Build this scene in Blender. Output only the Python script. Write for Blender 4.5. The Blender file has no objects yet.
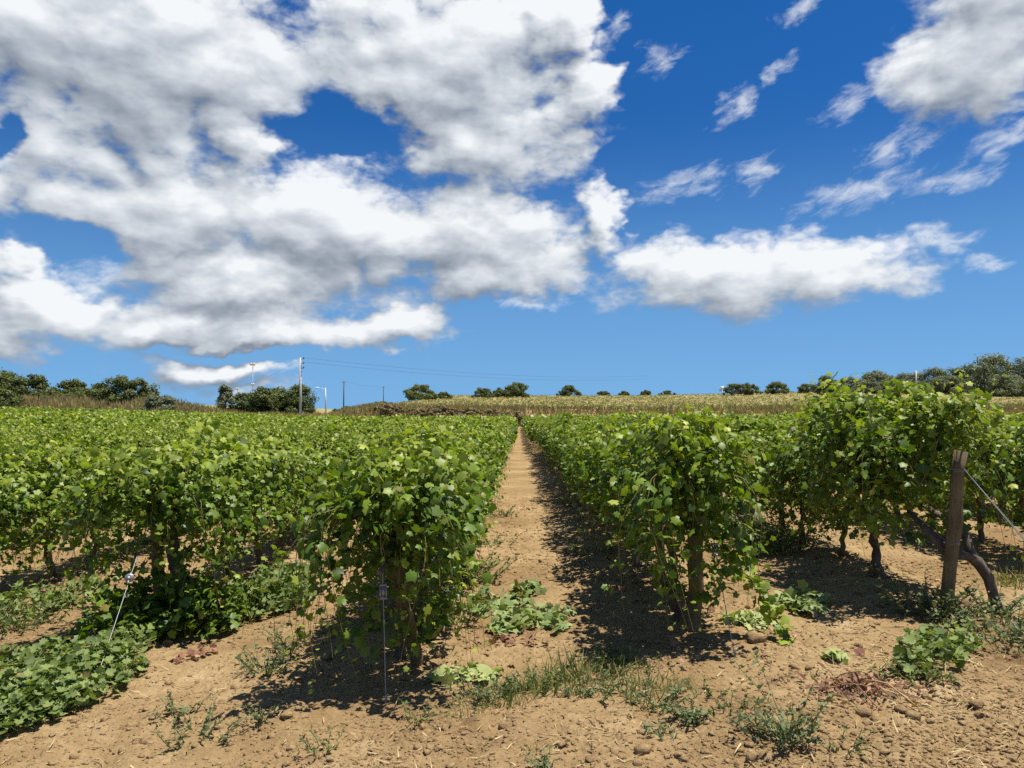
import bpy, math, random
import numpy as np
from mathutils import Vector

# ------------------------------------------------------------------ camera
scene = bpy.context.scene
COL = scene.collection
R = math.radians
EYE = 1.65
FPX = 770.0
cam_d = bpy.data.cameras.new("camera")
cam_d.sensor_width = 36.0
cam_d.lens = FPX * 36.0 / 1024.0
cam_d.clip_start = 0.05
cam_d.clip_end = 5000.0
cam = bpy.data.objects.new("camera", cam_d)
COL.objects.link(cam)
cam.location = (0, 0, EYE)
cam.rotation_euler = (R(90) + math.atan(31 / FPX), 0, math.atan(5 / FPX))
scene.camera = cam

# ------------------------------------------------------------------ light
SUN_AZ = 84.0      # degrees to the right of the viewing direction
SUN_EL = 74.0
SKY_STRENGTH = 0.058
CLOUD_STRENGTH = 0.66
sun_d = bpy.data.lights.new("sun", 'SUN')
sun_d.energy = 5.0
sun_d.angle = R(0.53)
sun_d.color = (1.0, 0.94, 0.84)
sun = bpy.data.objects.new("sun", sun_d)
COL.objects.link(sun)
sv = Vector((math.sin(R(SUN_AZ)) * math.cos(R(SUN_EL)), math.cos(R(SUN_AZ)) * math.cos(R(SUN_EL)), math.sin(R(SUN_EL))))
sun.rotation_euler = sv.to_track_quat('Z', 'Y').to_euler()
sun.location = (20, 10, 40)

scene.view_settings.view_transform = 'Standard'
scene.view_settings.look = 'None'
scene.view_settings.exposure = 0.62
scene.view_settings.gamma = 1.0
scene.view_settings.use_curve_mapping = False
scene.render.engine = 'CYCLES'
cy = scene.cycles
cy.max_bounces = 6
cy.diffuse_bounces = 3
cy.glossy_bounces = 2
cy.transmission_bounces = 4
cy.transparent_max_bounces = 8
cy.caustics_reflective = False
cy.caustics_refractive = False
cy.use_denoising = False


class NT:
    """small helper for node trees"""
    def __init__(self, tree):
        self.t = tree
        self.n = tree.nodes
        self.l = tree.links

    def node(self, typ, **kw):
        nd = self.n.new(typ)
        for k, v in kw.items():
            setattr(nd, k, v)
        return nd

    def put(self, sock, v):
        if isinstance(v, bpy.types.NodeSocket):
            self.l.new(v, sock)
        else:
            sock.default_value = v

    def m(self, op, a, b=None, c=None, clamp=False):
        nd = self.node('ShaderNodeMath', operation=op)
        nd.use_clamp = clamp
        for i, v in enumerate((a, b, c)):
            if v is not None:
                self.put(nd.inputs[i], v)
        return nd.outputs[0]

    def v(self, op, a, b=None, out=0):
        nd = self.node('ShaderNodeVectorMath', operation=op)
        self.put(nd.inputs[0], a)
        if b is not None:
            self.put(nd.inputs[3 if op == 'SCALE' else 1], b)
        return nd.outputs[out]

    def noise(self, vec, scale, detail=4.0, rough=0.55, lac=2.0, dist=0.0, out='Fac'):
        nd = self.node('ShaderNodeTexNoise')
        self.put(nd.inputs['Vector'], vec)
        nd.inputs['Scale'].default_value = scale
        nd.inputs['Detail'].default_value = detail
        nd.inputs['Roughness'].default_value = rough
        nd.inputs['Lacunarity'].default_value = lac
        nd.inputs['Distortion'].default_value = dist
        return nd.outputs[out]

    def smooth(self, x, lo, hi, a=0.0, b=1.0):
        nd = self.node('ShaderNodeMapRange', interpolation_type='SMOOTHSTEP')
        self.put(nd.inputs[0], x)
        for i, v in ((1, lo), (2, hi), (3, a), (4, b)):
            self.put(nd.inputs[i], v)
        return nd.outputs[0]

    def mix(self, f, a, b, blend='MIX'):
        nd = self.node('ShaderNodeMix', data_type='RGBA', blend_type=blend)
        self.put(nd.inputs[0], f)
        self.put(nd.inputs[6], a)
        self.put(nd.inputs[7], b)
        return nd.outputs[2]

    def ramp(self, f, stops):
        nd = self.node('ShaderNodeValToRGB')
        el = nd.color_ramp.elements
        while len(el) < len(stops):
            el.new(0.5)
        for e, (p, c) in zip(el, stops):
            e.position = p
            e.color = (*c, 1)
        self.put(nd.inputs[0], f)
        return nd.outputs[0]


# ------------------------------------------------------------------ sky
# clouds are set out by their compass bearing and elevation in degrees
BANKS = [
    (-26.7, 23.5, 15.9, 6.9, 0), (-6.4, 25.5, 10.9, 5.9, 0), (-2.4, 20.3, 7.8, 4.9, 0), (-24.3, 14.0, 12.2, 4.6, 0),
    (-13.7, 13.8, 12.5, 4.2, 0), (-19.5, 18.9, 3.2, 2.2, 0), (-3.5, 13.1, 10.3, 3.9, 0), (-1.3, 10.5, 7.4, 2.5, 0),
    (-19.1, 9.7, 10.5, 2.9, 0), (-30.7, 6.2, 9.2, 2.4, 0), (-21.1, 6.0, 12.8, 2.0, 0), (-9.4, 6.4, 5.4, 1.6, 0),
    (17.2, 10.0, 11.8, 2.9, -2), (31.5, 23.0, 5.4, 4.2, 30), (33.5, 25.5, 4.5, 4.0, 0), (5.0, 23.5, 3.6, 2.4, 0),
    (-20.8, 3.2, 5.6, 1.5, 0), (-33.5, 9.8, 2.2, 1.7, 0), (6.0, 14.6, 2.0, 3.0, 0), (3.2, 27.1, 3.0, 2.4, 0),
    (-60, 16, 18, 7, 0), (58, 20, 12, 5, 10), (90, 30, 20, 9, 0), (140, 25, 26, 8, 0),
    (-110, 28, 24, 10, 0), (-165, 18, 22, 6, 0), (0, 46, 16, 7, 0), (-45, 44, 18, 9, 0)]
GAPS = [(-12.4, 20.4, 5.0, 1.7), (-31.2, 11.0, 3.6, 1.3), (-33.8, 17.2, 1.2, 1.0), (-17.0, 4.5, 8.0, 0.6)]
WISPS = [(12.6, 16.6, 5.6, 1.4, 14), (17.4, 16.9, 2.4, 1.9, 20), (24.0, 15.0, 6.2, 2.0, 17), (26.6, 17.4, 3.0, 1.7, 25),
         (32.9, 17.2, 4.0, 1.6, 25), (7.9, 27.0, 1.9, 1.3, 10), (-29.3, 9.2, 3.6, 1.5, 0), (29.6, 11.2, 2.8, 0.9, 4),
         (31.6, 9.6, 2.2, 0.8, 0), (1.0, 8.2, 4.4, 1.0, 0), (10.6, 24.6, 2.6, 1.5, 30), (16.0, 21.4, 3.0, 1.3, 38),
         (19.0, 23.2, 2.0, 1.1, 38), (23.6, 20.6, 3.4, 1.2, 18), (30.0, 15.0, 4.2, 1.2, 8), (27.0, 22.0, 3.0, 2.0, 40),
         (21.0, 27.0, 3.0, 1.2, 30)]

world = bpy.data.worlds.new("World")
scene.world = world
world.use_nodes = True


def blobs(N, Q, L, k, grow=1.0):
    F = None
    for a, e, ra, re, rot in L:
        d = N.v('SUBTRACT', Q, (a, e, 0))
        if rot:
            vr = N.node('ShaderNodeVectorRotate', rotation_type='Z_AXIS')
            N.put(vr.inputs['Vector'], d)
            vr.inputs['Angle'].default_value = -R(rot)
            d = vr.outputs[0]
        d = N.v('MULTIPLY', d, (1 / (ra * grow), 1 / (re * grow), 0))
        f = N.m('SUBTRACT', 1.0, N.v('LENGTH', d, out=1))
        if F is None:
            F = f
        else:
            nd = N.node('ShaderNodeMath', operation='SMOOTH_MAX')
            N.put(nd.inputs[0], F)
            N.put(nd.inputs[1], f)
            nd.inputs[2].default_value = k
            F = nd.outputs[0]
    return F


def puffs(N, vec, scale, octaves):
    """cauliflower heads: rounded lobes with creases between, piled up over several sizes"""
    tot = None
    amp = 1.0
    for i in range(octaves):
        n = N.noise(N.v('ADD', vec, (i * 17.3, i * 9.1, i * 5.7)), scale * 2.15 ** i, 0.0, 0.5)
        r = N.m('ABSOLUTE', N.m('SUBTRACT', n, 0.5))
        tot = N.m('MULTIPLY', r, amp) if tot is None else N.m('MULTIPLY_ADD', r, amp, tot)
        amp *= 0.50
    return N.m('SUBTRACT', tot, 0.17)


def cloud_group():
    g = bpy.data.node_groups.new("cloud_density", 'ShaderNodeTree')
    g.interface.new_socket("P", in_out='INPUT', socket_type='NodeSocketVector')
    g.interface.new_socket("Density", in_out='OUTPUT', socket_type='NodeSocketFloat')
    g.interface.new_socket("Body", in_out='OUTPUT', socket_type='NodeSocketFloat')
    N = NT(g)
    gi = N.node('NodeGroupInput')
    go = N.node('NodeGroupOutput')
    P = gi.outputs[0]
    warp = N.noise(P, 0.13, 2, 0.5, out='Color')
    w = N.v('MULTIPLY', N.v('SUBTRACT', warp, (0.5, 0.5, 0.5)), (5.0, 3.0, 0))
    warp2 = N.noise(N.v('MULTIPLY', P, (0.8, 1.2, 1.0)), 0.45, 3, 0.55, out='Color')
    w2 = N.v('MULTIPLY', N.v('SUBTRACT', warp2, (0.5, 0.5, 0.5)), (4.6, 3.0, 0))
    Q = N.v('ADD', N.v('ADD', P, w), w2)
    F = blobs(N, Q, BANKS, 0.15)
    F = N.m('MAXIMUM', N.m('MINIMUM', F, 0.72), -0.9)
    for a, e, ra, re in GAPS:
        d = N.v('MULTIPLY', N.v('SUBTRACT', Q, (a, e, 0)), (0.8 / ra, 0.8 / re, 0))
        f = N.smooth(N.v('LENGTH', d, out=1), 1.35, 0.1, 0.0, 0.75)
        F = N.m('SUBTRACT', F, f)
    PS = N.v('ADD', N.v('MULTIPLY', P, (1.0, 1.55, 1.0)), N.v('SCALE', N.v('SUBTRACT', warp2, (0.5, 0.5, 0.5)), 1.6))
    low = N.m('MULTIPLY_ADD', N.m('SUBTRACT', N.noise(N.v('MULTIPLY', P, (0.8, 1.7, 1.0)), 0.16, 4, 0.55), 0.5), 1.25, N.m('ADD', F, 0.07))
    body = N.m('MULTIPLY_ADD', puffs(N, PS, 0.13, 2), 1.35, low)
    full = N.m('MULTIPLY_ADD', puffs(N, PS, 0.13, 4), 1.35, low)
    fine = N.m('MULTIPLY_ADD', N.m('SUBTRACT', N.noise(PS, 0.9, 7, 0.60), 0.5), 0.55, full)
    N.l.new(fine, go.inputs[0])
    N.l.new(body, go.inputs[1])
    return g


def build_world():
    N = NT(world.node_tree)
    N.n.clear()
    out = N.node('ShaderNodeOutputWorld')
    sky = N.node('ShaderNodeTexSky', sky_type='NISHITA')
    sky.sun_disc = False
    sky.sun_elevation = R(SUN_EL)
    sky.sun_rotation = R(SUN_AZ)
    sky.altitude = 300
    sky.air_density = 1.0
    sky.dust_density = 0.0
    sky.ozone_density = 3.0
    hsv = N.node('ShaderNodeHueSaturation')
    hsv.inputs['Saturation'].default_value = 1.36
    hsv.inputs['Value'].default_value = 1.0
    N.l.new(sky.outputs[0], hsv.inputs['Color'])
    tc = N.node('ShaderNodeTexCoord')
    N.l.new(N.v('NORMALIZE', N.v('ADD', tc.outputs['Generated'], (0, 0, 0.10))), sky.inputs[0])  # clear dry air, thin pale band
    bg_sky = N.node('ShaderNodeBackground')
    bg_sky.inputs[1].default_value = SKY_STRENGTH
    D = N.v('NORMALIZE', tc.outputs['Generated'])
    sep = N.node('ShaderNodeSeparateXYZ')
    N.l.new(D, sep.inputs[0])
    az = N.m('MULTIPLY', N.m('ARCTAN2', sep.outputs[0], sep.outputs[1]), 57.29578)
    el = N.m('MULTIPLY', N.m('ARCSINE', sep.outputs[2]), 57.29578)
    hue = N.mix(1.0, hsv.outputs[0], (0.90, 0.96, 1.16, 1), 'MULTIPLY')
    N.l.new(N.mix(N.m('MULTIPLY', N.smooth(el, 22.0, 0.0), 0.72), hue, (2.35, 5.35, 9.0, 1)), bg_sky.inputs[0])  # paler towards the horizon
    cb = N.node('ShaderNodeCombineXYZ')
    N.l.new(az, cb.inputs[0])
    N.l.new(el, cb.inputs[1])
    P = cb.outputs[0]
    grp = cloud_group()

    def dens(vec):
        g = N.node('ShaderNodeGroup')
        g.node_tree = grp
        N.put(g.inputs[0], vec)
        return g.outputs[0], g.outputs[1]
    d0, b0 = dens(P)
    d1, b1 = dens(N.v('ADD', P, (0.5, 1.05, 0)))
    d2, b2 = dens(N.v('ADD', P, (1.0, 3.2, 0)))
    alpha = N.smooth(d0, -0.08, 0.46)
    # a puff is bright where the cloud thins towards the sun, grey where more cloud lies sunward
    lum = N.m('MULTIPLY_ADD', N.m('SUBTRACT', b0, b1), 0.36, 0.705)
    lum = N.m('MULTIPLY_ADD', N.m('SUBTRACT', d0, d1), 0.20, lum)
    lum = N.m('MULTIPLY_ADD', N.m('SUBTRACT', b0, b2), 0.24, lum)
    lum = N.m('MULTIPLY_ADD', N.smooth(b2, 0.25, 1.3), -0.14, lum)
    col = N.ramp(lum, [(0.25, (0.235, 0.275, 0.335)), (0.5, (0.385, 0.435, 0.50)), (0.75, (0.61, 0.66, 0.72)), (1.0, (0.90, 0.925, 0.95))])
    bg_c = N.node('ShaderNodeBackground')
    N.l.new(col, bg_c.inputs[0])
    bg_c.inputs[1].default_value = CLOUD_STRENGTH
    # torn wisps
    wv = N.noise(N.v('MULTIPLY', P, (0.55, 1.1, 1.0)), 0.5, 4, 0.6, out='Color')
    Qw = N.v('ADD', P, N.v('MULTIPLY', N.v('SUBTRACT', wv, (0.5, 0.5, 0.5)), (5.0, 2.6, 0)))
    Fw = N.m('MAXIMUM', blobs(N, Qw, WISPS, 0.1, 0.82), -0.9)
    rt = N.node('ShaderNodeVectorRotate', rotation_type='Z_AXIS')
    N.put(rt.inputs['Vector'], P)
    rt.inputs['Angle'].default_value = -R(22)
    nw = N.noise(N.v('MULTIPLY', rt.outputs[0], (0.55, 1.3, 1.0)), 0.9, 8, 0.62, 2.1, 0.6)
    dw = N.m('MULTIPLY_ADD', N.m('SUBTRACT', nw, 0.5), 2.2, Fw)
    aw = N.m('MULTIPLY', N.smooth(dw, 0.08, 1.35), 0.72)
    bg_w = N.node('ShaderNodeBackground')
    bg_w.inputs[0].default_value = (0.80, 0.84, 0.89, 1)
    bg_w.inputs[1].default_value = CLOUD_STRENGTH
    m0 = N.node('ShaderNodeMixShader')
    N.l.new(aw, m0.inputs[0])
    N.l.new(bg_sky.outputs[0], m0.inputs[1])
    N.l.new(bg_w.outputs[0], m0.inputs[2])
    mx = N.node('ShaderNodeMixShader')
    N.l.new(N.m('MULTIPLY', alpha, N.smooth(el, 0.3, 2.5)), mx.inputs[0])
    N.l.new(m0.outputs[0], mx.inputs[1])
    N.l.new(bg_c.outputs[0], mx.inputs[2])
    N.l.new(mx.outputs[0], out.inputs[0])
    world.cycles.sampling_method = 'MANUAL'
    world.cycles.sample_map_resolution = 512


build_world()

# ------------------------------------------------------------------ terrain
def sm(a, b, x):
    t = np.clip((np.asarray(x, float) - a) / (b - a), 0, 1)
    return t * t * (3 - 2 * t)


def _hash(i, j, seed):
    h = (i * 374761393 + j * 668265263 + seed * 974634541) & 0xFFFFFFFF
    h = ((h ^ (h >> 13)) * 1274126177) & 0xFFFFFFFF
    return ((h ^ (h >> 16)) & 0xFFFF) / 65535.0


def vnoise(x, y, seed=0):
    x = np.asarray(x, float); y = np.asarray(y, float)
    i = np.floor(x).astype(np.int64); j = np.floor(y).astype(np.int64)
    fx = x - i; fy = y - j
    fx = fx * fx * (3 - 2 * fx); fy = fy * fy * (3 - 2 * fy)
    a = _hash(i, j, seed); b = _hash(i + 1, j, seed); c = _hash(i, j + 1, seed); d = _hash(i + 1, j + 1, seed)
    return (a * (1 - fx) + b * fx) * (1 - fy) + (c * (1 - fx) + d * fx) * fy


def fbm(x, y, seed=0, o=4):
    s = 0; a = 0.5
    for k in range(o):
        s = s + a * (vnoise(x * 2 ** k, y * 2 ** k, seed + k) - 0.5)
        a *= 0.5
    return s


ROWS_L = [-0.80 - 2.2 * k for k in range(40)]
ROWS_R = [1.27 + 2.13 * k for k in range(40)]
ROWS_X = np.array(sorted(ROWS_L + ROWS_R))
HEAD = {}   # where each row begins
for k in range(40):
    HEAD[ROWS_L[k]] = [5.35, 6.75, 7.3][k] if k < 3 else 7.6 + 0.1 * k
    HEAD[ROWS_R[k]] = [5.85, 6.1, 6.9][k] if k < 3 else 7.4 + 0.1 * k
ROW_END = 97.0


def terrain(x, y):
    x = np.asarray(x, float); y = np.asarray(y, float)
    h = 0.045 * np.clip(x, -6, 2.0) * (1 - sm(18, 60, y))
    h = h + 1.15 * sm(-12, -62, x) * sm(30, 96, y)
    w_r = sm(-30, -20, x)                     # raised field to the right of the gap
    w_l = sm(-42, -52, x)                     # grassy bank on the left
    yb = 100 + 2.0 * np.sin(x * 0.07)
    bank = 2.55 * sm(yb + 1, yb + 8, y) + 0.039 * (np.clip(y, 108, 240) - 108)
    bank = bank + 1.3 * sm(30, 110, x) * sm(120, 240, y)
    h = h + w_r * bank
    h = h + w_l * 2.3 * sm(yb - 1, yb + 9, y)
    h = h + (1 - w_r) * (1 - w_l) * 1.3 * sm(95, 125, y)
    return h


def ground(x, y):
    x = np.asarray(x, float); y = np.asarray(y, float)
    h = terrain(x, y)
    near = 1 - sm(20, 45, np.abs(y))
    h = h + 0.07 * fbm(x * 0.45, y * 0.45, 3, 3) + near * (0.075 * fbm(x * 1.9, y * 1.9, 11, 3))
    fine = 1 - sm(11, 18, np.hypot(x, y))
    n = fbm(x * 9.0, y * 9.0, 23, 3)
    h = h + fine * (0.055 * n + 0.022 * (np.abs(fbm(x * 17, y * 17, 29, 2)) - 0.15) + 0.10 * np.clip(fbm(x * 5.3, y * 5.3, 37, 2) - 0.14, 0, 1))
    # soil ridged up along each row, and tyre hollows in the alley
    dx = np.min(np.abs(x[..., None] - ROWS_X), axis=-1) if x.ndim else np.min(np.abs(x - ROWS_X))
    h = h + 0.07 * np.exp(-(dx / 0.42) ** 2) * sm(5.0, 7.0, y) * (1 - sm(60, 90, y))
    return h


def gz(x, y):
    return float(ground(np.array([x]), np.array([y]))[0])


# ------------------------------------------------------------------ mesh tools
class MB:
    def __init__(self):
        self.V = []; self.F = {}; self.T = []; self.n = 0

    def add(self, V, F, tint=(0.5, 0, 0), mat=0):
        """V (n,3); F (m,k) index array; tint one triple or (n,3)"""
        V = np.asarray(V, float).reshape(-1, 3)
        F = np.asarray(F, int)
        t = np.asarray(tint, float)
        if t.ndim == 1:
            t = np.tile(t, (len(V), 1))
        self.V.append(V); self.T.append(t)
        self.F.setdefault((F.shape[1], mat), []).append(F + self.n)
        self.n += len(V)

    def mesh(self, name, mats, smooth=False):
        V = np.concatenate(self.V); T = np.concatenate(self.T)
        loops = []; tot = []; mi = []
        for (k, m), L in self.F.items():
            A = np.concatenate(L)
            loops.append(A.ravel()); tot.append(np.full(len(A), k)); mi.append(np.full(len(A), m))
        loops = np.concatenate(loops); tot = np.concatenate(tot); mi = np.concatenate(mi)
        start = np.concatenate([[0], np.cumsum(tot)[:-1]])
        me = bpy.data.meshes.new(name)
        me.vertices.add(len(V)); me.vertices.foreach_set('co', V.ravel().astype(np.float32))
        me.loops.add(len(loops)); me.loops.foreach_set('vertex_index', loops.astype(np.int32))
        me.polygons.add(len(tot)); me.polygons.foreach_set('loop_start', start.astype(np.int32))
        me.polygons.foreach_set('loop_total', tot.astype(np.int32))
        me.polygons.foreach_set('material_index', mi.astype(np.int32))
        if smooth:
            me.polygons.foreach_set('use_smooth', np.ones(len(tot), bool))
        at = me.attributes.new('tint', 'FLOAT_COLOR', 'POINT')
        at.data.foreach_set('color', np.concatenate([T, np.ones((len(T), 1))], 1).ravel().astype(np.float32))
        for m in (mats if isinstance(mats, (list, tuple)) else [mats]):
            me.materials.append(m)
        me.update(calc_edges=True)
        me.validate()
        return me


def link(name, data, parent=None, loc=(0, 0, 0)):
    o = bpy.data.objects.new(name, data)
    COL.objects.link(o)
    o.location = loc
    if parent:
        o.parent = parent
    return o


def tag(o, label=None, cat=None, group=None, kind=None):
    if label: o['label'] = label
    if cat: o['category'] = cat
    if group: o['group'] = group
    if kind: o['kind'] = kind
    return o


def thing(name, label, cat, loc=(0, 0, 0), rz=0.0, group=None):
    o = link(name, None, None, loc)
    o.empty_display_size = 0.2
    o.rotation_euler = (0, 0, rz)
    return tag(o, label, cat, group)


def unit(v):
    v = np.asarray(v, float)
    return v / np.maximum(np.linalg.norm(v, axis=-1, keepdims=True), 1e-9)


def scatter(mb, tpl, P, Nn, T, S, tint, curl=None, mat=0):
    """copies of a leaf template at P with normal Nn, tip direction T, size S"""
    tv, tf = tpl
    P = np.asarray(P, float); n = len(P)
    if n == 0:
        return
    Nn = unit(Nn)
    T = unit(T - Nn * np.sum(T * Nn, 1, keepdims=True))
    X = np.cross(T, Nn)
    c = np.ones(n) if curl is None else curl
    S = np.broadcast_to(np.asarray(S, float), (n,))
    V = (X[:, None] * tv[None, :, 0:1] + T[:, None] * tv[None, :, 1:2]
         + Nn[:, None] * (tv[None, :, 2:3] * c[:, None, None])) * S[:, None, None] + P[:, None]
    k = len(tv)
    Fx = (tf[None] + (np.arange(n) * k)[:, None, None]).reshape(-1, tf.shape[1])
    tt = np.repeat(np.asarray(tint, float), k, axis=0)
    mb.add(V.reshape(-1, 3), Fx, tt, mat)


def fan(outline, centre, zf):
    pts = [centre] + outline
    V = np.array([(x, y, zf(x, y)) for x, y in pts])
    m = len(outline)
    F = np.array([(0, 1 + i, 1 + (i + 1) % m) for i in range(m)])
    return V, F


_h = [(0.21, -0.13), (0.51, 0.05), (0.39, 0.31), (0.57, 0.55), (0.31, 0.69)]
GRAPE = fan([(0, 0.08)] + _h + [(0, 1.0)] + [(-x, y) for x, y in reversed(_h)], (0, 0.36),
            lambda x, y: -0.55 * x * x - 0.30 * (y - 0.36) ** 2 + 0.10 * abs(x))
_m = [(0.26, -0.14), (0.50, 0.06), (0.38, 0.26), (0.54, 0.50), (0.33, 0.60), (0.30, 0.84), (0.12, 0.80)]
MALLOW = fan([(0, 0.12)] + _m + [(0, 0.92)] + [(-x, y) for x, y in reversed(_m)], (0, 0.3),
             lambda x, y: 0.35 * (x * x + (y - 0.3) ** 2))
MIDLEAF = (np.array([(0, 0, 0), (0.5, 0.1, -0.14), (0.42, 0.65, -0.16), (0, 1, -0.18), (-0.42, 0.65, -0.16), (-0.5, 0.1, -0.14)]),
           np.array([(0, 1, 2, 3), (0, 3, 4, 5)]))
BLADE = (np.array([(-0.035, 0, 0), (0.035, 0, 0), (0.028, 0.45, 0.02), (-0.028, 0.45, 0.02), (0, 1, 0.18), (0, 1, 0.18)]),
         np.array([(0, 1, 2, 3), (3, 2, 4, 5)]))
LANCE = (np.array([(0, 0, 0), (0.14, 0.35, -0.03), (0, 1, -0.12), (-0.14, 0.35, -0.03)]), np.array([(0, 1, 2, 3)]))


def tube(mb, pts, rad, sides=6, tint=(0.5, 0, 0), mat=0, jitter=0.0, rng=None, cap=True):
    pts = np.asarray(pts, float); n = len(pts)
    rad = np.broadcast_to(np.asarray(rad, float), (n,))
    tan = unit(np.gradient(pts, axis=0))
    ref = np.array([0.0, 0.0, 1.0]) if abs(tan[0][2]) < 0.8 else np.array([1.0, 0.0, 0.0])
    a = unit(np.cross(tan[0], ref))
    V = []
    ang = np.arange(sides) * 2 * math.pi / sides
    for i in range(n):
        a = unit(a - tan[i] * np.dot(a, tan[i]))
        b = np.cross(tan[i], a)
        r = np.full(sides, rad[i])
        if jitter and rng is not None:
            r = r * (1 + rng.uniform(-jitter, jitter, sides))
        V.append(pts[i] + np.outer(np.cos(ang) * r, a) + np.outer(np.sin(ang) * r, b))
    V = np.concatenate(V)
    i, j = np.meshgrid(np.arange(n - 1), np.arange(sides), indexing='ij')
    j2 = (j + 1) % sides
    F = np.stack([i * sides + j, i * sides + j2, (i + 1) * sides + j2, (i + 1) * sides + j], -1).reshape(-1, 4)
    base = mb.n
    mb.add(V, F, tint, mat)
    if cap:
        for r0, rev in ((0, True), (n - 1, False)):
            c = len(V)
            idx = np.arange(sides) + r0 * sides
            f = idx[::-1] if rev else idx
            mb.F.setdefault((sides, mat), []).append((f + base)[None])


# ------------------------------------------------------------------ materials
def new_mat(name):
    m = bpy.data.materials.new(name)
    m.use_nodes = True
    N = NT(m.node_tree)
    b = m.node_tree.nodes['Principled BSDF']
    return m, N, b


def leaf_mat(name, dark, mid, light, young, brown, transl=0.35, rough=0.5, spec=0.35, obj_var=0.10):
    m, N, b = new_mat(name)
    at = N.node('ShaderNodeAttribute', attribute_name='tint')
    sp = N.node('ShaderNodeSeparateColor')
    N.l.new(at.outputs['Color'], sp.inputs[0])
    oi = N.node('ShaderNodeObjectInfo')
    r = N.m('MULTIPLY_ADD', N.m('SUBTRACT', oi.outputs['Random'], 0.5), obj_var, sp.outputs[0])
    tc = N.node('ShaderNodeTexCoord')
    mott = N.noise(tc.outputs['Object'], 26.0, 2, 0.5)
    r = N.m('MULTIPLY_ADD', N.m('SUBTRACT', mott, 0.5), 0.35, r, clamp=True)
    c = N.ramp(r, [(0.0, dark), (0.5, mid), (1.0, light)])
    c = N.mix(sp.outputs[1], c, (*young, 1))
    c = N.mix(sp.outputs[2], c, (*brown, 1))
    N.l.new(c, b.inputs['Base Color'])
    b.inputs['Roughness'].default_value = rough
    b.inputs['Specular IOR Level'].default_value = spec
    tr = N.node('ShaderNodeBsdfTranslucent')
    tcx = N.mix(1.0, c, (1.35, 1.55, 0.45, 1), 'MULTIPLY')
    N.l.new(tcx, tr.inputs[0])
    mx = N.node('ShaderNodeMixShader')
    mx.inputs[0].default_value = transl
    N.l.new(b.outputs[0], mx.inputs[1])
    N.l.new(tr.outputs[0], mx.inputs[2])
    N.l.new(mx.outputs[0], m.node_tree.nodes['Material Output'].inputs[0])
    return m


M_VINE = leaf_mat("vine_leaf", (0.028, 0.060, 0.009), (0.092, 0.166, 0.016), (0.205, 0.290, 0.030), (0.38, 0.42, 0.052), (0.28, 0.19, 0.05), 0.28, 0.47, 0.33)
M_CUT = leaf_mat("cut_leaf", (0.09, 0.15, 0.045), (0.165, 0.235, 0.075), (0.29, 0.35, 0.13), (0.38, 0.41, 0.165), (0.24, 0.15, 0.07), 0.2, 0.6, 0.25)
M_MALLOW = leaf_mat("mallow_leaf", (0.085, 0.122, 0.034), (0.170, 0.222, 0.064), (0.255, 0.305, 0.100), (0.20, 0.28, 0.09), (0.25, 0.18, 0.08), 0.25, 0.6, 0.25)
M_GRASS = leaf_mat("green_grass", (0.055, 0.085, 0.025), (0.105, 0.145, 0.045), (0.18, 0.21, 0.075), (0.25, 0.28, 0.09), (0.42, 0.33, 0.16), 0.25, 0.6, 0.2)
M_WEED = leaf_mat("grey_green_weed", (0.070, 0.100, 0.045), (0.125, 0.160, 0.075), (0.20, 0.235, 0.115), (0.24, 0.28, 0.10), (0.34, 0.27, 0.14), 0.2, 0.65, 0.2)
M_DRYGRASS = leaf_mat("dry_grass", (0.26, 0.20, 0.095), (0.40, 0.32, 0.155), (0.52, 0.43, 0.23), (0.16, 0.18, 0.06), (0.12, 0.075, 0.045), 0.2, 0.8, 0.1)
M_STRAW = leaf_mat("straw", (0.30, 0.21, 0.10), (0.44, 0.33, 0.17), (0.58, 0.46, 0.27), (0.5, 0.45, 0.2), (0.20, 0.10, 0.07), 0.1, 0.8, 0.1)
M_REDLEAF = leaf_mat("withered_red_leaf", (0.17, 0.075, 0.055), (0.30, 0.150, 0.10), (0.44, 0.29, 0.19), (0.4, 0.3, 0.15), (0.24, 0.15, 0.09), 0.15, 0.75, 0.15)
M_TREE = leaf_mat("tree_leaf", (0.060, 0.075, 0.020), (0.110, 0.132, 0.036), (0.175, 0.195, 0.058), (0.13, 0.15, 0.05), (0.15, 0.13, 0.06), 0.22, 0.6, 0.25)
M_OLIVE = leaf_mat("grey_green_tree_leaf", (0.105, 0.118, 0.062), (0.160, 0.178, 0.098), (0.230, 0.242, 0.145), (0.16, 0.18, 0.10), (0.16, 0.14, 0.09), 0.18, 0.65, 0.25)
M_SCRUB = leaf_mat("brown_scrub", (0.15, 0.112, 0.062), (0.235, 0.180, 0.098), (0.32, 0.255, 0.135), (0.09, 0.11, 0.04), (0.09, 0.055, 0.04), 0.15, 0.8, 0.1)
M_CROP = leaf_mat("field_crop", (0.075, 0.105, 0.028), (0.135, 0.158, 0.045), (0.21, 0.215, 0.068), (0.24, 0.245, 0.07), (0.335, 0.26, 0.115), 0.2, 0.7, 0.15)


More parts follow.
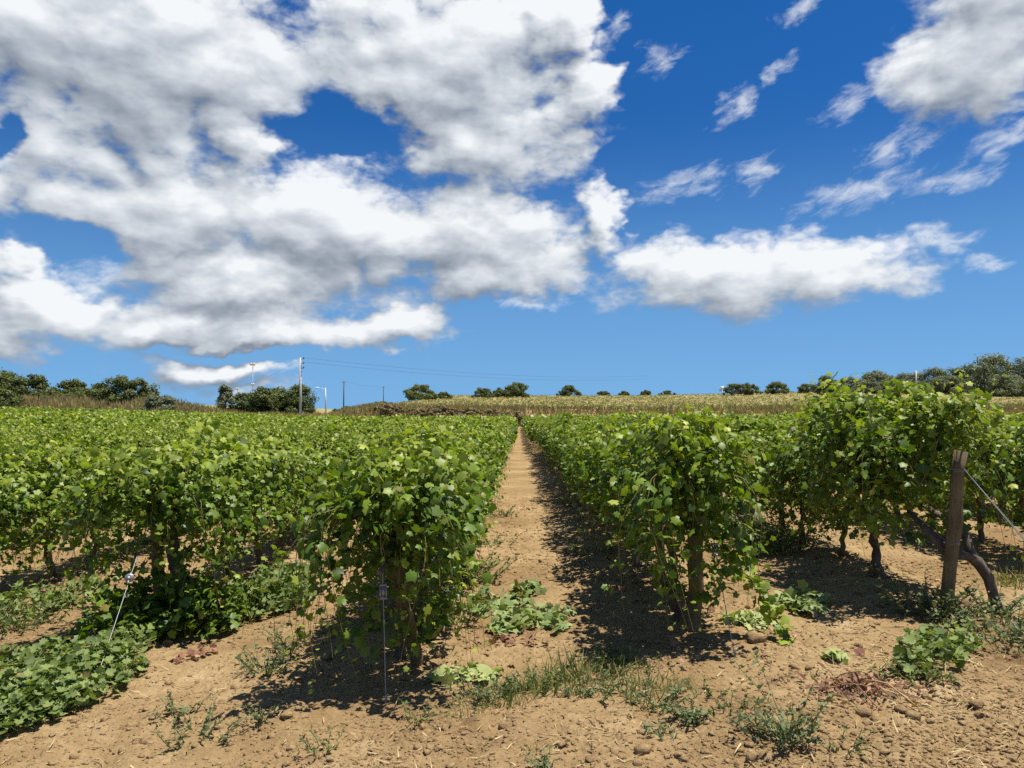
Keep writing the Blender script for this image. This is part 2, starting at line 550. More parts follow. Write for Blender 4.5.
def bark_mat(name, c0, c1, c2, scale=(40, 40, 9)):
    m, N, b = new_mat(name)
    tc = N.node('ShaderNodeTexCoord')
    v = N.v('MULTIPLY', tc.outputs['Object'], scale)
    n = N.noise(v, 1.0, 5, 0.65)
    n2 = N.noise(tc.outputs['Object'], 6.0, 3, 0.5)
    f = N.m('MULTIPLY_ADD', n2, 0.5, N.m('MULTIPLY', n, 0.6))
    N.l.new(N.ramp(f, [(0.3, c0), (0.55, c1), (0.8, c2)]), b.inputs['Base Color'])
    b.inputs['Roughness'].default_value = 0.85
    b.inputs['Specular IOR Level'].default_value = 0.2
    bp = N.node('ShaderNodeBump')
    bp.inputs['Strength'].default_value = 0.9
    bp.inputs['Distance'].default_value = 0.012
    N.l.new(n, bp.inputs['Height'])
    N.l.new(bp.outputs[0], b.inputs['Normal'])
    return m


M_BARK = bark_mat("vine_bark", (0.045, 0.034, 0.026), (0.11, 0.085, 0.065), (0.21, 0.175, 0.14))
M_TREEBARK = bark_mat("tree_bark", (0.04, 0.035, 0.028), (0.09, 0.075, 0.06), (0.15, 0.13, 0.10), (12, 12, 3))
M_POST = bark_mat("weathered_post_wood", (0.06, 0.045, 0.024), (0.145, 0.112, 0.06), (0.27, 0.22, 0.135), (60, 60, 3))
M_GREYPOST = bark_mat("grey_post", (0.20, 0.19, 0.165), (0.31, 0.30, 0.265), (0.42, 0.40, 0.36), (50, 50, 5))
M_CONC = bark_mat("pole_concrete", (0.40, 0.40, 0.38), (0.50, 0.50, 0.475), (0.60, 0.60, 0.57), (8, 8, 3))
M_DARKPOLE = bark_mat("dark_pole", (0.05, 0.05, 0.05), (0.09, 0.09, 0.09), (0.14, 0.14, 0.14), (8, 8, 3))
M_TWIG = bark_mat("green_brown_shoot", (0.10, 0.10, 0.03), (0.18, 0.16, 0.05), (0.26, 0.19, 0.09), (20, 20, 20))


def plain(name, col, rough=0.5, metal=0.0):
    m, N, b = new_mat(name)
    tc = N.node('ShaderNodeTexCoord')
    n = N.noise(tc.outputs['Object'], 60.0, 4, 0.6)
    N.l.new(N.mix(n, tuple(c * 0.75 for c in col) + (1,), tuple(min(1, c * 1.2) for c in col) + (1,)), b.inputs['Base Color'])
    b.inputs['Roughness'].default_value = rough
    b.inputs['Metallic'].default_value = metal
    return m


M_WIRE = plain("galvanised_wire", (0.30, 0.30, 0.30), 0.5, 0.5)
M_WHITE = plain("white_paint", (0.78, 0.78, 0.76), 0.5)
M_BLACK = plain("dark_insulator", (0.06, 0.055, 0.05), 0.4)


def soil_mat():
    m, N, b = new_mat("dry_soil")
    geo = N.node('ShaderNodeNewGeometry')
    P = geo.outputs['Position']
    at = N.node('ShaderNodeAttribute', attribute_name='tint')
    sp = N.node('ShaderNodeSeparateColor')
    N.l.new(at.outputs['Color'], sp.inputs[0])
    big = N.noise(P, 0.7, 4, 0.55)
    mid = N.noise(P, 6.0, 6, 0.62)
    fin = N.noise(P, 45.0, 6, 0.7)
    f = N.m('MULTIPLY_ADD', fin, 0.40, N.m('MULTIPLY_ADD', mid, 0.42, N.m('MULTIPLY_ADD', big, 0.75, -0.185)))
    soil = N.ramp(f, [(0.34, (0.092, 0.056, 0.026)), (0.52, (0.238, 0.157, 0.073)), (0.66, (0.325, 0.224, 0.110)), (0.82, (0.435, 0.325, 0.178))])
    red = N.smooth(N.noise(P, 2.3, 4, 0.6), 0.52, 0.72)
    soil = N.mix(N.m('MULTIPLY', red, 0.28), soil, (0.25, 0.145, 0.078, 1))
    # fine straw crumbs
    vo = N.node('ShaderNodeTexVoronoi')
    N.put(vo.inputs['Vector'], N.v('MULTIPLY', P, (70, 45, 60)))
    vo.inputs['Scale'].default_value = 1.0
    crumb = N.m('MULTIPLY', N.smooth(vo.outputs['Distance'], 0.32, 0.12), N.smooth(N.noise(P, 3.1, 3, 0.6), 0.45, 0.65))
    soil = N.mix(N.m('MULTIPLY', crumb, 0.45), soil, (0.52, 0.40, 0.23, 1))
    # raised field: dry stubble and thin green
    fn = N.noise(N.v('MULTIPLY', P, (0.5, 0.12, 1.0)), 1.0, 6, 0.65)
    fld = N.ramp(fn, [(0.3, (0.17, 0.165, 0.058)), (0.5, (0.265, 0.22, 0.09)), (0.7, (0.36, 0.29, 0.135))])
    bk = N.ramp(N.noise(P, 0.55, 6, 0.7), [(0.3, (0.17, 0.10, 0.06)), (0.5, (0.30, 0.20, 0.10)), (0.7, (0.42, 0.31, 0.16))])
    c = N.mix(sp.outputs[0], soil, fld)
    c = N.mix(sp.outputs[1], c, bk)
    N.l.new(c, b.inputs['Base Color'])
    b.inputs['Roughness'].default_value = 0.95
    b.inputs['Specular IOR Level'].default_value = 0.1
    bp = N.node('ShaderNodeBump')
    bp.inputs['Strength'].default_value = 1.0
    bp.inputs['Distance'].default_value = 0.03

    def vor(sc):
        wv = N.v('ADD', P, N.v('SCALE', N.noise(P, sc * 0.6, 2, 0.5, out='Color'), 0.7 / sc))
        v_ = N.node('ShaderNodeTexVoronoi')
        N.put(v_.inputs['Vector'], wv)
        v_.inputs['Scale'].default_value = sc
        v_.inputs['Randomness'].default_value = 1.0
        return v_
    v1, v2 = vor(17.0), vor(48.0)
    patch = N.smooth(N.noise(P, 1.4, 4, 0.6), 0.40, 0.62, 0.25, 1.0)
    hgt = N.m('MULTIPLY', N.m('SUBTRACT', 0.8, v1.outputs['Distance']), 0.85)
    hgt = N.m('MULTIPLY_ADD', N.m('SUBTRACT', 0.8, v2.outputs['Distance']), 0.36, hgt)
    hgt = N.m('MULTIPLY', hgt, patch)
    hgt = N.m('MULTIPLY_ADD', N.noise(P, 30.0, 8, 0.72), 0.7, hgt)
    N.l.new(hgt, bp.inputs['Height'])
    N.l.new(bp.outputs[0], b.inputs['Normal'])
    return m


M_SOIL = soil_mat()


def clod_mat():
    m, N, b = new_mat("soil_clod")
    geo = N.node('ShaderNodeNewGeometry')
    P = geo.outputs['Position']
    n = N.noise(P, 22.0, 5, 0.65)
    N.l.new(N.ramp(n, [(0.3, (0.19, 0.124, 0.060)), (0.55, (0.31, 0.212, 0.107)), (0.75, (0.42, 0.31, 0.17))]), b.inputs['Base Color'])
    b.inputs['Roughness'].default_value = 0.95
    b.inputs['Specular IOR Level'].default_value = 0.1
    bp = N.node('ShaderNodeBump')
    bp.inputs['Distance'].default_value = 0.01
    N.l.new(N.noise(P, 90.0, 4, 0.7), bp.inputs['Height'])
    N.l.new(bp.outputs[0], b.inputs['Normal'])
    return m


M_CLOD = clod_mat()

# ------------------------------------------------------------------ ground sheet
def axis(dense_lo, dense_hi, step, lo, hi, grow):
    a = list(np.arange(dense_lo, dense_hi, step))
    s = step; x = a[-1]
    while x < hi:
        s = min(s * grow, 40); x += s; a.append(x)
    s = step; x = a[0]
    while x > lo:
        s = min(s * grow, 40); x -= s; a.insert(0, x)
    return np.array(a)


gx = axis(-4.2, 4.4, 0.026, -1200, 1200, 1.06)
gy = axis(3.0, 8.0, 0.026, -300, 2400, 1.045)
X, Y = np.meshgrid(gx, gy)
Zg = np.concatenate([ground(X[i:i + 40], Y[i:i + 40]) for i in range(0, len(gy), 40)])
zone_field = sm(105, 109, Y + 2 * fbm(X * .3, Y * .3, 5)) * np.ones_like(X)
zone_bank = sm(97.5, 100, Y) * (1 - sm(108, 112, Y))
mbg = MB()
nx = len(gx); ny = len(gy)
ii, jj = np.meshgrid(np.arange(ny - 1), np.arange(nx - 1), indexing='ij')
q = ii * nx + jj
mbg.add(np.stack([X, Y, Zg], -1).reshape(-1, 3), np.stack([q, q + 1, q + nx + 1, q + nx], -1).reshape(-1, 4),
        np.stack([zone_field, zone_bank, zone_bank * 0], -1).reshape(-1, 3))
tag(link("ground", mbg.mesh("ground", M_SOIL, True)), kind='structure')

# ------------------------------------------------------------------ grapevines
def vine_meshes(seed, length=1.1, top=1.45, low=0.5, half=0.5, shoots=17, head=0.72, young=10, skirt=0, end=False, tall=0,
                trunk_lean=0.0, arms=((-0.5, 0.5)), leaf=0.062, trunk_fn=None, dens=1.0, fill=640, off=(0, 0)):
    rng = np.random.default_rng(seed)
    tr = MB()
    # trunk
    if trunk_fn:
        trunk_fn(tr, rng)
    else:
        k = 13
        t = np.linspace(0, 1, k)
        wx = np.cumsum(rng.normal(0, 0.017, k)); wy = np.cumsum(rng.normal(0, 0.024, k)) + trunk_lean * t
        pts = np.stack([wx - wx[0], wy - wy[0], -0.08 + t * (head + 0.08)], 1)
        tube(tr, pts, (0.036 - 0.012 * t + 0.012 * np.exp(-t * 9)) * rng.uniform(0.8, 1.25) * (1 + 0.24 * rng.uniform(-1, 1, k)), 11, jitter=0.24, rng=rng)
        for a in arms:
            s = np.linspace(0, 1, 6)
            p = np.stack([pts[-1, 0] + rng.normal(0, 0.012, 6) * s, pts[-1, 1] + a * s * length, pts[-1, 2] + 0.06 * np.sin(s * 3) + rng.normal(0, 0.012, 6) * s], 1)
            p[0] = pts[-1] - np.array([0, 0, 0.02])
            tube(tr, p, 0.026 - 0.010 * s, 7, jitter=0.15, rng=rng)
    lf = MB(); sh = MB()
    P = []; Nn = []; T = []; S = []; C = []

    def shoot(p0, p1, p2, spacing, size, age0, age1, thick=0.004):
        L = np.linalg.norm(p1 - p0) + np.linalg.norm(p2 - p1)
        n = max(5, int(L / spacing * 0.85))
        t = np.linspace(0.02, 1, n)[:, None]
        pts = (1 - t) ** 2 * p0 + 2 * t * (1 - t) * p1 + t ** 2 * p2
        pts = pts + np.cumsum(rng.normal(0, 0.008, (n, 3)), 0)
        tube(sh, pts[::2] if n > 7 else pts, np.linspace(thick, thick * 0.35, len(pts[::2]) if n > 7 else n), 4, cap=False)
        tan = unit(np.gradient(pts, axis=0))
        side = unit(np.cross(tan, rng.normal(0, 1, 3)))
        sgn = np.where(np.arange(n) % 2 == 0, 1, -1)[:, None]
        d = unit(side * sgn + rng.normal(0, 0.45, (n, 3)) + np.array([0, 0, 0.25]))
        pet = rng.uniform(0.04, 0.10, (n, 1))
        pos = pts + d * pet
        out = np.stack([np.sign(pos[:, 0]) * np.minimum(1, np.abs(pos[:, 0]) / (half * 0.6)), d[:, 1] * 0.3, np.zeros(n)], 1)
        if end:
            out[:, 1] -= 0.55 * (pos[:, 1] < -0.25)
        nn = out * 0.6 + np.array([0.12, 0.05, 0.70]) + rng.normal(0, 0.68, (n, 3))
        tt = d * 0.7 + np.array([0, 0, -0.55]) + rng.normal(0, 0.35, (n, 3))
        tl = t[:, 0]
        sz = size * (1 - 0.55 * np.clip((tl - 0.6) / 0.4, 0, 1) ** 1.5) * rng.uniform(0.6, 1.3, n)
        age = age0 + (age1 - age0) * np.clip((tl - 0.55) / 0.45, 0, 1) ** 1.3
        P.append(pos); Nn.append(nn); T.append(tt); S.append(sz)
        C.append(np.stack([np.clip(rng.normal(0.45, 0.28, n), 0, 1), np.clip(age + rng.normal(0, 0.10, n) + (rng.random(n) < 0.07) * rng.uniform(0.2, 0.8, n), 0, 1),
                           (rng.random(n) < 0.012) * rng.uniform(0.4, 0.9, n)], 1))

    hl = length / 2
    for i in range(int(shoots * dens)):
        sx = 1 if i % 2 else -1
        y0 = rng.uniform(-hl, hl)
        p0 = np.array([rng.normal(0, 0.04), y0, head + rng.uniform(0, 0.08)])
        reach = half * rng.uniform(0.3, 1.12)
        zt = top * rng.uniform(1.06, 1.5)
        ze = rng.uniform(low, top * 0.78)
        p1 = np.array([sx * reach * rng.uniform(0.2, 0.8), y0 + rng.normal(0, 0.18), zt])
        p2 = np.array([sx * reach * (0.62 + 0.4 * min(1, (ze - low) / (top - low) * 1.6)), y0 + rng.normal(0, 0.24), ze])
        shoot(p0, p1, p2, 0.031, leaf, 0.0, 0.5)
    for i in range(int(shoots * 0.55 * dens)):       # inner uprights
        y0 = rng.uniform(-hl, hl)
        p0 = np.array([rng.normal(0, 0.05), y0, head])
        p2 = np.array([rng.normal(0, half * 0.45), y0 + rng.normal(0, 0.15), top * rng.uniform(0.86, 1.0)])
        shoot(p0, (p0 + p2) / 2 + rng.normal(0, 0.08, 3), p2, 0.042, leaf * 0.95, 0.0, 0.35)
    for i in range(young):        # pale tips above the hedge
        y0 = rng.uniform(-hl, hl); x0 = rng.normal(0, half * 0.5)
        p0 = np.array([x0, y0, top * 0.9])
        p2 = p0 + np.array([rng.normal(0, 0.16), rng.normal(0, 0.16), rng.uniform(0.10, 0.34)])
        shoot(p0, (p0 + p2) / 2 + rng.normal(0, 0.04, 3), p2, 0.045, leaf * 0.62, 0.25, 0.95, 0.003)
    for i in range(skirt):        # long trailing shoots
        sx = rng.choice([-1, 1]); y0 = rng.uniform(-hl, hl * 0.6)
        if end and rng.random() < 0.5:
            y0 = -hl
        p0 = np.array([sx * half * 0.4, y0, top * 0.8])
        p1 = np.array([sx * half * rng.uniform(0.5, 1.3), y0 - (0.35 if end else 0) * rng.random(), top * 0.85])
        p2 = np.array([sx * half * rng.uniform(0.2, 1.2), y0 - (0.3 if end else 0) * rng.random(), rng.uniform(0.12, low)])
        shoot(p0, p1, p2, 0.055, leaf, 0.0, 0.3)
    for i in range(tall):
        y0 = rng.uniform(-hl, hl); x0 = rng.normal(0, half * 0.6)
        p0 = np.array([x0, y0, top * 0.8])
        p2 = np.array([x0 + rng.normal(0, 0.2), y0 + rng.normal(0, 0.2), top + rng.uniform(0.02, 0.22)])
        shoot(p0, (p0 + p2) / 2 + rng.normal(0, 0.06, 3), p2, 0.024, leaf * 0.95, 0.15, 0.8)
    # leaves of the short side shoots that close the hedge wall
    n = fill
    zz = low + (top - low) * rng.random(n) ** 0.8
    u = (zz - low) / (top - low)
    wz = half * (0.40 + 0.62 * np.sin(np.clip(u, 0, 1) * 2.4)) * (1 + 0.18 * np.sin(zz * 9 + seed) * rng.random(n))
    sg = rng.choice([-1, 1], n)
    xx = sg * wz * np.sqrt(rng.uniform(0.05, 1.0, n))
    yy = rng.uniform(-hl, hl, n)
    if end:      # the row end is a rounded face towards the headland
        f = rng.random(n) < 0.4
        yy = np.where(f, -hl * np.sqrt(rng.uniform(0.5, 1.05, n)), yy)
        xx = np.where(f, rng.uniform(-1, 1, n) * wz, xx)
    P.append(np.stack([xx, yy, zz], 1))
    Nn.append(np.stack([sg * 0.65, np.where(yy < -0.4 * length, -0.45 * end, 0), np.full(n, 0.75)], 1) + rng.normal(0, 0.7, (n, 3)))
    T.append(np.stack([sg * 0.3, rng.normal(0, 0.4, n), np.full(n, -0.7)], 1) + rng.normal(0, 0.35, (n, 3)))
    S.append(leaf * rng.uniform(0.7, 1.2, n))
    C.append(np.stack([np.clip(rng.normal(0.45, 0.24, n), 0, 1), np.clip(rng.normal(0.05, 0.15, n), 0, 1), (rng.random(n) < 0.012) * 0.6], 1))
    P = np.concatenate(P); Nn = np.concatenate(Nn); T = np.concatenate(T); S = np.concatenate(S); C = np.concatenate(C)
    P = P + np.array([off[0], off[1], 0])
    C[:, 1] = np.clip(C[:, 1] + np.clip((P[:, 2] - 0.78 * top) / (0.3 * top), 0, 1) * rng.uniform(0, 0.8, len(P)), 0, 1)
    keep = P[:, 2] > 0.05
    scatter(lf, GRAPE, P[keep], Nn[keep], T[keep], S[keep], C[keep], rng.uniform(0.0, 2.6, keep.sum()))
    sh.V = [v + np.array([off[0], off[1], 0]) for v in sh.V]
    return (tr.mesh("grapevine_trunk", M_BARK, True), lf.mesh("grapevine_foliage", M_VINE), sh.mesh("grapevine_shoots", M_TWIG, True))


NV = 10
VINES = [vine_meshes(100 + i, top=1.28 + 0.04 * (i % 4), low=0.22 + 0.05 * (i % 3), half=0.44 + 0.06 * (i % 3), shoots=24 + i % 4,
                     skirt=(i % 3 == 0) * 3 + 7, tall=(i % 4 == 1) * 1) for i in range(NV)]


def forked_trunk(tr, rng):
    def p(*a):
        return np.array(a, float)
    a = np.array([(0.36, -0.12, -0.08), (0.32, -0.12, 0.10), (0.27, -0.13, 0.24), (0.19, -0.13, 0.36), (0.10, -0.16, 0.41), (0.0, -0.20, 0.42), (-0.08, -0.18, 0.46), (-0.13, -0.12, 0.54), (-0.15, 0.02, 0.62), (-0.12, 0.3, 0.70)])
    tube(tr, a, [0.050, 0.043, 0.039, 0.043, 0.036, 0.034, 0.038, 0.033, 0.028, 0.016], 11, jitter=0.26, rng=rng)
    b = np.array([(0.19, -0.13, 0.34), (0.155, -0.10, 0.44), (0.17, -0.04, 0.54), (0.12, 0.12, 0.64), (0.05, 0.4, 0.74)])
    tube(tr, b, [0.034, 0.033, 0.030, 0.024, 0.016], 10, jitter=0.26, rng=rng)


def thick_trunk(tr, rng):
    a = np.array([(0.03, 0.02, -0.08), (0.02, 0.0, 0.10), (-0.02, -0.02, 0.30), (-0.08, -0.02, 0.52), (-0.12, 0.0, 0.74), (-0.1, 0.2, 0.84)])
    tube(tr, a, [0.075, 0.066, 0.062, 0.058, 0.05, 0.03], 10, jitter=0.16, rng=rng)
    b = np.array([(-0.02, 0.0, 0.22), (-0.12, -0.06, 0.26), (-0.20, -0.08, 0.36)])
    tube(tr, b, [0.05, 0.05, 0.035], 9, jitter=0.2, rng=rng)


CUSTOM = {
    ('L', 0, 0): vine_meshes(501, length=1.35, top=1.40, low=0.20, fill=820, half=0.55, shoots=40, skirt=24, end=True, young=6),
    ('L', 0, 1): vine_meshes(502, length=1.15, top=1.38, low=0.3, half=0.46, shoots=28, skirt=8, young=5),
    ('L', 1, 0): vine_meshes(503, length=1.4, top=1.38, low=0.28, fill=900, half=0.72, shoots=40, skirt=22, end=True, young=6, trunk_fn=thick_trunk, head=0.76),
    ('L', 1, 1): vine_meshes(504, length=1.2, top=1.38, low=0.35, half=0.62, shoots=28, skirt=6, young=5),
    ('R', 0, 0): vine_meshes(505, length=1.35, top=1.44, low=0.25, fill=800, half=0.46, shoots=44, skirt=13, end=True, young=5),
    ('R', 0, 1): vine_meshes(506, length=1.15, top=1.36, low=0.36, half=0.46, shoots=28, skirt=4, young=5, tall=2),
    ('R', 1, 0): vine_meshes(507, length=1.45, top=1.66, low=0.42, half=0.66, shoots=46, skirt=4, end=True, young=12, tall=14, trunk_fn=forked_trunk, head=0.84, off=(-0.16, 0.62), fill=330),
    ('R', 1, 1): vine_meshes(508, length=1.2, top=1.54, low=0.45, half=0.58, shoots=32, skirt=3, tall=5),
}

ORD = ['nearest the camera', 'second from the near end', 'third from the near end', 'fourth from the near end', 'fifth from the near end', 'sixth from the near end']
NTH = ['first', 'second', 'third', 'fourth', 'fifth', 'sixth', 'seventh', 'eighth', 'ninth', 'tenth', 'eleventh', 'twelfth', 'thirteenth',
       'fourteenth', 'fifteenth', 'sixteenth', 'seventeenth', 'eighteenth', 'nineteenth', 'twentieth']
SPECIAL = {('L', 0, 0): 'bushy grapevine draping to the soil round a leaning post, at the path\'s left near corner',
           ('L', 1, 0): 'thick trunked grapevine rising out of green ground cover left of the path',
           ('R', 0, 0): 'bushy dark shaded grapevine with a trailing shoot, at the path\'s right near corner',
           ('R', 1, 0): 'tall grapevine with forked trunk crossing the bare round end post'}

cand = []
rngv = random.Random(7)
for side, rows in (('L', ROWS_L), ('R', ROWS_R)):
    for k, x in enumerate(rows):
        y = HEAD[x] + (0.10 if k < 2 else 0.4)
        n = 0
        while y < ROW_END:
            px = (x / y) * FPX
            inside = abs(px + 5 if px < 0 else px - 5) < 512 + 0.9 * FPX / y
            margin = abs(px) < 530 + 2.6 * FPX / y
            cand.append((math.hypot(x, y), side, k, n, x + rngv.uniform(-0.05, 0.05), y, inside, margin))
            y += 1.0 + rngv.uniform(-0.06, 0.06)
            n += 1
cand.sort()
shown = [c for c in cand if c[6]][:292]
far_d = shown[-1][0]
far = [c for c in cand if c[7] and not (c[6] and c[0] <= far_d)]
for d, side, k, n, x, y, ins, mar in shown:
    key = (side, k, n)
    custom = CUSTOM.get(key)
    tr, lf, sh = custom or VINES[rngv.randrange(NV)]
    where = ('%s row %s of the dirt path' % (NTH[k], 'left' if side == 'L' else 'right'))
    if key in SPECIAL:
        lab = SPECIAL[key]
    elif n < 6 and k < 4:
        lab = 'leafy grapevine %s in the %s' % (ORD[n], where)
    else:
        lab = 'leafy grapevine %s the %s' % ('farther along' if k < 4 else 'within', where)
    o = thing('grapevine', lab, 'grapevine', (x, y, gz(x, y)), 0 if (custom or rngv.random() < 0.5) else math.pi, 'grapevines in trellised rows')
    if not custom:
        s = rngv.uniform(0.90, 1.06)
        o.scale = (rngv.uniform(0.94, 1.1), 1.0, s)
    link('trunk', tr, o)
    link('foliage', lf, o)
    link('shoots', sh, o)

# all farther vines: one uncountable mass of rows
rng = np.random.default_rng(5)
fm = MB()
tm = MB()
for d, side, k, n, x, y, ins, mar in far:
    if d < 45: cnt, sz, tpl = 300, 0.135, MIDLEAF
    elif d < 70: cnt, sz, tpl = 170, 0.17, MIDLEAF
    else: cnt, sz, tpl = 105, 0.21, MIDLEAF
    z0 = gz(x, y)
    hgt = 1.36 + rng.normal(0, 0.10)
    ang = rng.uniform(-0.25, math.pi + 0.25, cnt)
    rad = np.sqrt(rng.uniform(0.25, 1.0, cnt)) * rng.uniform(0.85, 1.12, cnt)
    lx = np.cos(ang) * rad * 0.70
    lz = 0.80 + np.sin(ang) * rad * (hgt - 0.80) * 1.03
    low = rng.random(cnt) < 0.22
    lz = np.where(low, rng.uniform(0.45, 0.85, cnt), lz)
    ly = rng.uniform(-0.56, 0.56, cnt)
    tip = rng.random(cnt) < 0.05
    lz = lz + tip * rng.uniform(0.0, 0.2, cnt) * (lz > 1.1)
    P = np.stack([x + lx, y + ly, z0 + lz], 1)
    Nn = np.stack([lx * 1.1, rng.normal(0, 0.3, cnt), 0.5 + 0.4 * (lz - 0.8)], 1) + rng.normal(0, 0.66, (cnt, 3))
    T = np.stack([lx, rng.normal(0, 0.4, cnt), np.full(cnt, -0.6)], 1) + rng.normal(0, 0.35, (cnt, 3))
    vr = rng.normal(0, 0.06)
    C = np.stack([np.clip(rng.normal(0.42 + vr, 0.30, cnt), 0, 1), np.clip(rng.normal(0.05, 0.12, cnt) + tip * 0.6 + np.clip((lz - 1.05) / 0.4, 0, 1) * rng.uniform(0, 0.65, cnt) + (rng.random(cnt) < 0.07) * 0.5, 0, 1), (rng.random(cnt) < 0.012) * 0.6], 1)
    scatter(fm, tpl, P, Nn, T, sz * rng.uniform(0.75, 1.2, cnt), C, rng.uniform(0.2, 1.5, cnt))
    tube(fm, [(x, y, z0 - 0.05), (x + 0.02, y, z0 + 0.4), (x, y + 0.03, z0 + 0.9)], [0.04, 0.035, 0.03], 5, mat=1)
tag(link('distant_vine_rows', fm.mesh('distant_vine_rows', [M_VINE, M_BARK])),
    'mass of green vine rows running on to the far grassy bank', 'vine rows', kind='stuff')

# ------------------------------------------------------------------ posts, wires, guy wires
def post_mesh(p0, p1, r, mat, seed=0, sides=12):
    rng = np.random.default_rng(seed)
    mb = MB()
    t = np.linspace(0, 1, 9)[:, None]
    pts = np.array(p0) * (1 - t) + np.array(p1) * t + rng.normal(0, 0.004, (9, 3))
    tube(mb, pts, r * (1 + 0.05 * rng.uniform(-1, 1, 9)) * np.array([1] * 8 + [0.97]), sides, jitter=0.05, rng=rng)
    return mb.mesh('post', mat, True)


def wire_band(p, r):
    mb = MB()
    a = np.linspace(0, 2 * math.pi, 15)
    for dz in (0, 0.012):
        tube(mb, np.stack([p[0] + np.cos(a) * r, p[1] + np.sin(a) * r, p[2] + dz + 0.01 * np.sin(a)], 1), 0.0025, 5, cap=False)
    return mb.mesh('wire_band', M_WIRE, True)


def end_post(label, x, y, top, r, mat, seed):
    z = gz(x, y)
    o = thing('end_post', label, 'post', (x, y, z), 0, 'end posts of the vine rows')
    link('shaft', post_mesh((0, 0, -0.2), top, r, mat, seed), o)
    f = 0.90
    tz = (top[2] + 0.2) * f - 0.2
    link('wire_band', wire_band((top[0] * (tz + 0.2) / (top[2] + 0.2), top[1] * (tz + 0.2) / (top[2] + 0.2), tz), r * 1.07), o)
    f = 0.52
    tz = (top[2] + 0.2) * f - 0.2
    link('wire_band', wire_band((top[0] * (tz + 0.2) / (top[2] + 0.2), top[1] * (tz + 0.2) / (top[2] + 0.2), tz), r * 1.07), o)
    return o, np.array([x + top[0] * f * 1.8, y + top[1] * f * 1.8, z + top[2] * 0.92])


def guy(label, a, b, kind, f=0.55, double=None):
    """a: fixing on the post, b: peg in the ground"""
    a = np.array(a, float); b = np.array(b, float)
    o = thing('guy_wire', label, 'guy wire', tuple(b), 0, 'guy wires of the row ends')
    a = a - b
    mb = MB()
    t = np.linspace(0, 1, 12)[:, None]
    pts = a * (1 - t)
    pts[:, 2] -= 0.015 * np.sin(t[:, 0] * math.pi)
    tube(mb, pts, 0.0030, 6, cap=False)
    if double is not None:
        tube(mb, np.array([double - b, a * (1 - f) + np.array([0, 0, 0.0])]), 0.0026, 6, cap=False)
    link('cable', mb.mesh('guy_cable', M_WIRE, True), o)
    c = a * (1 - f)
    d = unit(a)
    tb = MB()
    if kind == 'disc':     # ratchet wheel strainer seen face on: two flanges, a hub
        fx = unit(np.cross(d, [1, 0, 0])) if abs(d[0]) < 0.9 else np.array([0, 1, 0])
        ax = np.array([0.15, -1, 0.1]); ax = unit(ax)
        for s in (-1, 1):
            tube(tb, [c + ax * (s * 0.016), c + ax * (s * 0.012), c + ax * (s * 0.008)], [0.027, 0.032, 0.032], 18)
        tube(tb, [c - ax * 0.03, c + ax * 0.03], [0.014, 0.014], 10)
        tube(tb, [c + d * 0.06, c + d * 0.02], [0.006, 0.009], 6)
        tube(tb, [c - d * 0.06, c - d * 0.02], [0.006, 0.009], 6)
    else:                  # turnbuckle frame
        s1 = unit(np.cross(d, [0, 1, 0])) * 0.018
        for s in (-1, 1):
            tube(tb, [c + d * 0.04 + s1 * s, c - d * 0.04 + s1 * s], [0.006, 0.006], 6)
        for s in (-1, 1):
            tube(tb, [c + d * 0.04 * s + s1 * 1.3, c + d * 0.04 * s - s1 * 1.3], [0.009, 0.009], 6)
        tube(tb, [c + d * 0.02, c - d * 0.02], [0.014, 0.012], 8)
    link('tensioner', tb.mesh('tensioner', M_WIRE, True), o)
    pg = MB()
    tube(pg, [(0, 0, -0.12), (0, 0, 0.03), (0.01, 0, 0.05), (0.02, 0, 0.04)], [0.008, 0.008, 0.007, 0.006], 6)
    link('ground_peg', pg.mesh('ground_peg', M_WIRE, True), o)
    return o


p, t = end_post('leaning brown round post inside the vine at the path\'s left near corner', -0.64, 5.36, (-0.22, -0.50, 1.08), 0.046, M_POST, 1)
guy('straight pale guy wire pegged in bare soil in front of the left corner vine', (-0.855, 4.88, gz(-0.64, 5.36) + 1.03), (-0.775, 4.62, gz(-0.775, 4.62)), 'buckle', 0.42)
p, t = end_post('stout brown post buried in leaves beside the thick trunked vine', -3.12, 6.80, (-0.10, 0.05, 1.15), 0.050, M_POST, 2)
guy('guy wire with round strainer slanting into the green ground cover at left', (-3.10, 6.60, gz(-3.1, 6.4) + 1.0), (-2.72, 4.98, gz(-2.72, 4.98)), 'disc', 0.47)
p, t = end_post('short dark post under the shaded vine at the path\'s right near corner', 1.29, 5.72, (0.03, -0.03, 1.15), 0.058, M_POST, 3)
guy('thin guy wire hanging in front of the shaded right corner vine', (1.38, 5.60, gz(1.35, 5.6) + 0.9), (1.42, 5.1, gz(1.42, 5.1)), 'buckle', 0.30)
p, t = end_post('bare weathered round post standing clear at the right row end', 3.26, 5.98, (0.13, -0.05, 1.26), 0.048, M_POST, 4)
z4 = gz(3.26, 5.98)
guy('guy wire with round strainer running right from the bare end post', (3.38, 5.89, z4 + 1.14), (3.95, 5.10, gz(3.95, 5.10)), 'disc', 0.62, np.array([3.40, 5.90, z4 + 1.12]))

